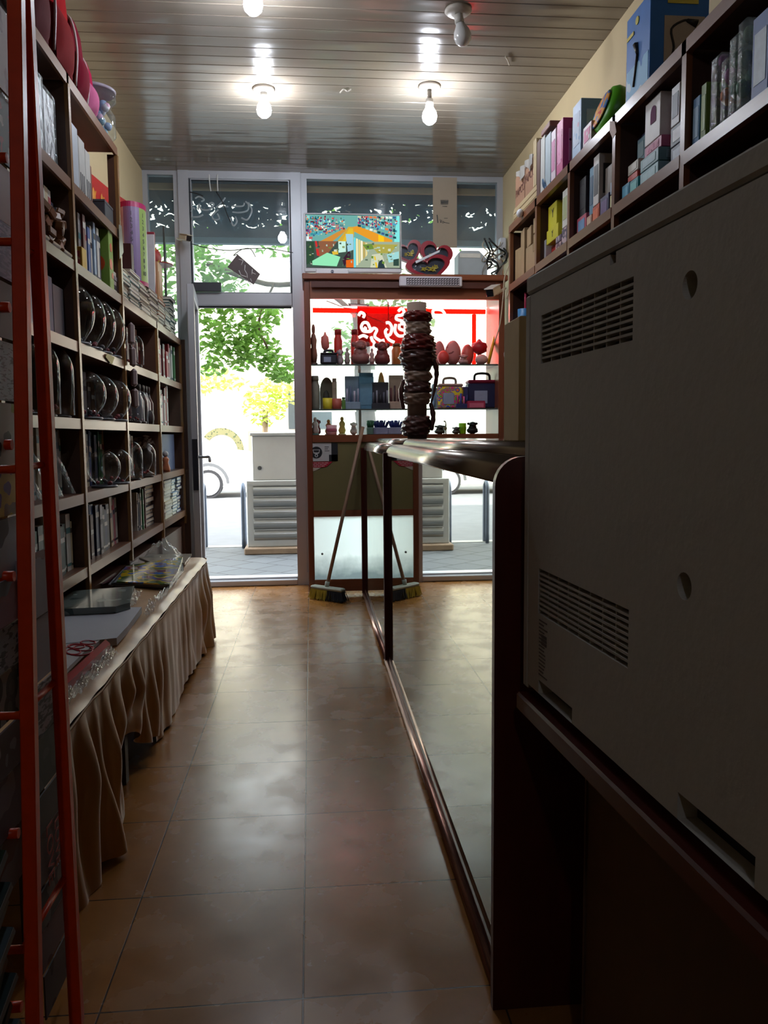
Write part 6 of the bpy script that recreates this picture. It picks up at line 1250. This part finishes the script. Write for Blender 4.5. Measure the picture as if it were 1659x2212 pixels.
def skirt(u, v):
    y = TA+(TB-TA)*u; z = TZ-.025+(hem(y)-TZ+.025)*v; s = 0
    for f, ph, a, q in fold: s += a*math.sin(y*f*.95+ph+q*3.5*v+1.3*math.sin(y*4+ph))
    s = s/2.2; s = (abs(s)**.7)*(1 if s > 0 else -1)
    s += .5*math.sin(y*23+v*6*math.sin(y*2.7))*v+.35*math.sin(y*41-v*5)*math.sin(v*3)
    amp = (.002+.024*min(1, v*2.4)*(1-.2*v))*(.65+.5*math.sin(y*2.9+1))
    sag = .05*math.exp(-((y-2.5)/.22)**2)*v*v
    return (TX+.012+amp*s+.012*v-sag*.6+.03*math.exp(-((y-2.15)/.15)**2)*v, y, z)
mb = MB().grid(skirt, 460, 26); mb.part('skirt', tc, satin)
mb = MB().grid(lambda u, v: ((TX+.014-.31*v, TA+(TB-TA)*u, TZ+.002*math.sin(u*70)+.003*math.sin(u*31+v*9)) if v > .04 else (TX+.016, TA+(TB-TA)*u, TZ-.012+.002*math.sin(u*90))), 200, 26); mb.part('top_cover', tc, satin)
MB().grid(lambda u, v: (TX-.30+.31*u+0.0, TB+.003+.012*math.sin(u*26)*min(1, v*2), TZ+.0+(.02-TZ)*v), 40, 12).part('end_flap', tc, satin)
MB().tube(smooth_path([(TX+.014, TA+i*.1, TZ-.022+.004*math.sin(i*2.1)) for i in range(28)], 2), .004, 5).part('hem_cord', tc, M('#8a6a44', .6))
# things on the cloth: flat packs, sheets, folders
def sheet(px, z, th, name, lab, cat, mats, group=None):
    P = [at(x, y_, Z=z) for x, y_ in px]; return MB().prism(P, (0, 0, -th)).thing(name, lab, cat, mats, group)
z = TZ+.006
sheet([(128, 1270), (296, 1183), (298, 1212), (232, 1245), (140, 1300)], z+.002, .004, 'card_sheet', 'long pale cardboard sheet lying along the foot of the bookcase', 'paper', M('#a8a4a0', .6))
sheet([(120, 1318), (306, 1311), (276, 1352), (252, 1378), (120, 1392)], z+.022, .024, 'card_sheet', 'thick pack of plain white sheets in the middle of the cloth', 'paper', M('#a9aeb8', .55, var=.04))
sheet([(200, 1250), (253, 1238), (236, 1256), (222, 1262)], z+.006, .003, 'card', 'dark maroon card lying by the foot of the bookcase', 'card', M('#3c1420', .35))
sheet([(118, 1300), (160, 1276), (290, 1266), (281, 1301), (250, 1310), (118, 1316)], z+.048, .024, 'folder', 'dark green-grey folder in clear film on the white sheets', 'folder', [pat('blobs', ('#3a4a48', '#6a7470', '#8a9490'), 8, .15)])
for i in range(4): sheet([(252-6*i, 1256+2*i), (273, 1222), (395, 1202), (385+4*i, 1232), (366, 1262+2*i)], z+.022-.006*i, .005, 'picture_book', ('topmost yellow and blue film-wrapped picture book', 'second film-wrapped picture book under the yellow and blue one', 'third film-wrapped picture book under the yellow and blue one', 'lowest film-wrapped picture book under the yellow and blue one')[i], 'book', pat('blobs', ('#3a4a44', '#4a6a3a', '#c0a02a', '#3a6ab0', '#8a4a38', '#b0b4a8'), 9, .12) if i == 0 else M(('', '#6a7078', '#3c4448', '#8a8c90')[i], .15), 'film-wrapped picture books on the cloth')
sheet([(300, 1204), (346, 1197), (414, 1196), (399, 1216), (330, 1216)], z+.012, .012, 'plastic_sleeve', 'pile of thin clear sleeves at the door end of the cloth', 'sleeve', M('#a8a294', .12))
mb = MB(); mb.grid(lambda u, v: (-.93+.20*u, 4.42+.32*v*.6, TZ+.01+.085*math.sin(PI*u)*math.sin(PI*v)*(1+.35*math.sin(u*19+v*7)*math.sin(v*15))), 22, 22); mb.thing('clear_bag', 'crumpled clear plastic bag heaped at the door end of the cloth', 'bag', glass('#f2f4f4', .05, dust=.12, bump=1, dscale=22))
sheet([(120, 1388), (217, 1382), (180, 1410), (144, 1446), (120, 1470)], z+.020, .012, 'printed_sheet', 'white printed sheet with red circles beside the red folder', 'paper', M('#b0b0b4', .4))
mb = MB()
for x, y_, rx, ry in ((165, 1396, 18, 5), (190, 1388, 16, 4), (180, 1400, 22, 6), (158, 1408, 16, 6), (170, 1404, 30, 12)):
    mb.tube([at(x+rx*math.cos(a*PI/9), y_+ry*math.sin(a*PI/9), Z=z+.0215) for a in range(19)], .0025, 5)
mb.thing('printed_circle', 'red looping ornament printed beside the red folder', 'print', M('#a01c2c', .5)) if 0 else mb.part('red_print', [o for o in COL.objects if o.name.startswith('printed_sheet')][0], M('#a01c2c', .5))
sheet([(140, 1462), (228, 1381), (238, 1390), (140, 1482)], z+.026, .02, 'folder', 'bright red folder lying along the edge of the cloth', 'folder', M('#a01424', .3))
mb = MB(); c4 = [at(x, y_, Z=z+.012) for x, y_ in ((140, 1484), (238, 1391), (256, 1408), (150, 1520))]
mb.grid(lambda u, v: tuple((c4[0]*(1-u)+c4[1]*u)*(1-v)+(c4[3]*(1-u)+c4[2]*u)*v+Vector((0, 0, .008*math.sin(u*40+v*9)*math.sin(v*11+u*17)))), 60, 16); mb.thing('plastic_sleeve', 'shiny crinkled clear sleeve along the red folder', 'sleeve', glass('#e8ecf4', .08, dust=.10, bump=1.2, dscale=40))
for i, (q, lab) in enumerate(((((309, 1330), (322, 1296), (338, 1298), (332, 1322)), 'twist of shiny clear film hanging at the cloth edge'), (((262, 1310), (285, 1272), (308, 1276), (290, 1308)), 'shiny clear film corner of the dark green-grey folder'), (((330, 1292), (370, 1262), (392, 1240), (385, 1268), (350, 1296)), 'crinkled clear film edge beside the picture books'))):
    P = [at(x, y_, Z=z+.03-.012*i) for x, y_ in q]; mb = MB(); c4 = [P[0], P[1], P[2], P[-1]]
    mb.grid(lambda u, v: tuple((c4[0]*(1-u)+c4[1]*u)*(1-v)+(c4[3]*(1-u)+c4[2]*u)*v+Vector((0, 0, .010*math.sin(u*19+v*7)*math.sin(v*14+u*5)))), 24, 14); mb.thing('plastic_film', lab, 'film', glass('#eef0f6', .06, dust=.14, bump=1, dscale=40))
# ================================================================== ORANGE RACK WITH CARDS
om = M('#d83e06', .36, var=.18, scale=40); 
rk = thing('card_rack', 'orange painted steel rack at the aisle edge holding cards and booklets', 'rack', (-.50, 1.4, 0))
def bar(p, q, w): 
    p, q = Vector(p), Vector(q); d = (q-p); L_ = d.length; d.normalize(); x = Vector((0, 1, 0)).cross(d).normalized(); y = d.cross(x); T_ = Matrix((x, y, d)).transposed().to_4x4(); T_.translation = p; return B(-w/2, w/2, -w/2, w/2, 0, L_, mat=T_, c=.002)
bar((-.4695, 1.2693, 0), (-.4695, 1.4505, 1.95), .023).part('post', rk, om); bar((-.4705, 1.505, 0), (-.4705, 1.49, 1.95), .023).part('post', rk, om)
bar((-1.0, 1.30, 0), (-1.0, 1.46, 1.95), .03).part('post', rk, om)
for z_ in (.30, .68, 1.08, 1.45):
    y0 = 1.27+.185*z_/1.95; MB().tube([(-.482, y0, z_), (-.478, 1.50, z_+.004)], .006, 8).part('rung', rk, om)
    MB().tube([(-.48, y0-.01, z_), (-1.0, y0-.01, z_)], .007, 8).part('rung', rk, om)
for z_ in (.18, .47, .9, 1.12, 1.35, 1.6): MB().tube([(-.50, 1.30+.185*z_/1.95, z_), (-.535, 1.30+.185*z_/1.95, z_)], .009, 8).part('peg', rk, om)
cards = [ (1.72, 1.86, pat('blobs', ('#a81c20', '#c8c0bc', '#7a1418'), 20), 'red and white card, uppermost on the rack face towards the aisle'), (1.60, 1.715, pat('blobs', ('#c8ccc8', '#2a3a30', '#a83030'), 30), 'white card with dark leaf print under the uppermost red card'), (1.50, 1.595, M('#7a1014', .5), 'plain dark red card beneath the leaf printed card'),
    (1.40, 1.495, pat('text', ('#5a4a7a', '#8a7aa8'), 10), 'purple card with small writing beneath the dark red card'), (1.30, 1.395, pat('blobs', ('#3a2428', '#4a3034', '#5a3a3a'), 12), 'dark maroon card above the newsprint card'), (1.195, 1.295, pat('text', ('#98a8b0', '#98a8b0', '#3a4448'), 12), 'grey card printed like newspaper columns'),
    (1.085, 1.19, pat('blobs', ('#20241e', '#b8c0b8', '#b8c0b8', '#8a9a18'), 14), 'white card with green and black shapes below the newsprint card'), (1.0, 1.08, pat('blobs', ('#5a2a6a', '#b89820', '#6a4a1c', '#4a1030'), 14), 'purple and yellow flowered card beside a rack peg'), (.90, .995, pat('blobs', ('#7a8090', '#9aa0ac', '#3a2c38'), 9), 'grey card with dark blossom print'),
    (.82, .895, pat('blobs', ('#6a3a5a', '#8a5a6a', '#6a7080'), 9), 'dusty mauve card below the blossom card'), (.745, .815, pat('text', ('#8a8a94', '#8a8a94', '#22222a'), 8), 'grey card with dark handwriting'), (.655, .74, pat('spots', ('#4a4644', '#26221f', '#8a8682'), 22), 'black and grey chequered card'), (.575, .65, pat('blobs', ('#6a5a66', '#3a1c26', '#8a7a84'), 16), 'pinkish card with spiral hearts below the chequered card'), (.47, .57, pat('blobs', ('#1c1416', '#4a3a44', '#6a5a64'), 10), 'dark card with a round maroon blot'), (.37, .465, pat('blobs', ('#3a3438', '#5a5058', '#4a1c14'), 9), 'dim pale and brown card near the booklets')]
for i, (z0, z1, m, lab) in enumerate(cards):
    B(-.515-.003*(i % 3), -.511-.003*(i % 3), .95, 1.41+.093*z0, z0, z1).thing('greeting_card', lab, 'card', m, 'cards on the outer face of the orange rack')
low = [(.80, .92, pat('blobs', ('#5a1c2c', '#8a8a94', '#8a8a94'), 12), 'grey and crimson card in the slot between the rack posts, uppermost'), (.68, .795, pat('blobs', ('#5a4a80', '#8a8690', '#b0acb0'), 9), 'lilac and white card in the slot between the rack posts'), (.58, .675, pat('text', ('#8a8288', '#2a1c1e'), 7), 'dark striped card behind the slanting rung'), (.475, .575, pat('blobs', ('#141214', '#2a2628'), 9), 'almost black card in the slot below the slanting rung'), (.40, .47, M('#4a4a48', .6), 'plain grey card above the red lettered card'),
       (.30, .395, M('#5c5054', .6), 'pale card with red LOVE writing between the rack posts'), (.22, .295, pat('spots', ('#5a5658', '#1a1618'), 24), 'black and grey spotted card under the red lettered card'), (.14, .215, pat('blobs', ('#3a2426', '#6a5a62', '#4a2c30'), 12), 'dull pink card near the floor between the rack posts'), (.05, .135, pat('blobs', ('#141214', '#4a4448', '#242022'), 14), 'lowest dark printed card between the rack posts')]
for i, (z0, z1, m, lab) in enumerate(low):
    t = B(-.512-.002*(i % 2), -.509-.002*(i % 2), 1.425+.03*(z0 < .4), 1.60, z0, z1).thing('greeting_card', lab, 'card', m, 'cards in the slot between the rack posts')
    if 'LOVE' in lab:
        w_ = MB(); write(w_, 'LOVE', .05, (-.5075, 1.515, .345), (0, 0, -1), (0, 1, 0)); write(w_, 'LOVE', .04, (-.5075, 1.56, .345), (0, 0, -1), (0, 1, 0)); w_.part('lettering', t, M('#8a1410', .5))
for i in range(14):
    zz2 = .10+i*.025; T_ = Matrix.Translation((-.53, 1.14, zz2)) @ Matrix.Rotation(.5+.05*math.sin(i*1.7), 4, 'X') @ Matrix.Rotation(.10*math.sin(i*2.2), 4, 'Z')
    c = ('#4a5660', '#3a4a3c', '#5a6a74', '#2c2a26', '#6a7078', '#3c4c50')[i % 6]
    mb = B(-.20, .045, -.11, .12, 0, .019, mat=T_).box(-.196, .046, -.108, .121, .003, .016, 1, mat=T_)
    mb.thing('booklet', ('grey-blue', 'olive green', 'pale grey', 'dark brown', 'silvery', 'teal grey')[i % 6]+' thin booklet, '+ORD[i]+' from the floor in the slanting pile by the rack', 'booklet', [M(c, .25), M('#7c8084', .6)], 'booklets in the slanting pile by the rack')
# ================================================================== LIGHT
wd = bpy.data.worlds.new('sky'); SC.world = wd; wd.use_nodes = True; nt = wd.node_tree; nt.nodes.clear()
out = nt.nodes.new('ShaderNodeOutputWorld'); bg = nt.nodes.new('ShaderNodeBackground'); bg.inputs['Color'].default_value = (.86, .94, 1.0, 1); bg.inputs['Strength'].default_value = SKY
nt.links.new(bg.outputs[0], out.inputs[0])
sun = bpy.data.lights.new('sun', 'SUN'); sun.energy = SUN; sun.angle = .01; sun.color = (1, .94, .84)
so = bpy.data.objects.new('sun', sun); COL.objects.link(so); so.rotation_euler = Vector((.15, .62, -1)).to_track_quat('-Z', 'Y').to_euler()
for nm_, x0, x1, z0, z1 in (('daylight_opening', -1.15, -.93, .1, 3.0), ('daylight_opening', -.85, -.12, .06, 3.0), ('daylight_opening', -.04, 1.42, .1, 3.0)):
    l = bpy.data.lights.new(nm_, 'AREA'); l.shape = 'RECTANGLE'; l.size = x1-x0; l.size_y = z1-z0; l.cycles.is_portal = True
    o = bpy.data.objects.new(nm_, l); COL.objects.link(o); o.location = ((x0+x1)/2, 6.24, (z0+z1)/2); o.rotation_euler = (-PI/2, 0, 0)
SC.view_settings.view_transform = 'Standard'; SC.view_settings.look = 'None'; SC.view_settings.gamma = 1; SC.view_settings.use_curve_mapping = False; SC.view_settings.exposure = EXPO
SC.cycles.use_denoising = True; SC.cycles.max_bounces = 10; SC.cycles.transparent_max_bounces = 24; SC.cycles.sample_clamp_indirect = 3; SC.cycles.caustics_reflective = False; SC.cycles.caustics_refractive = False
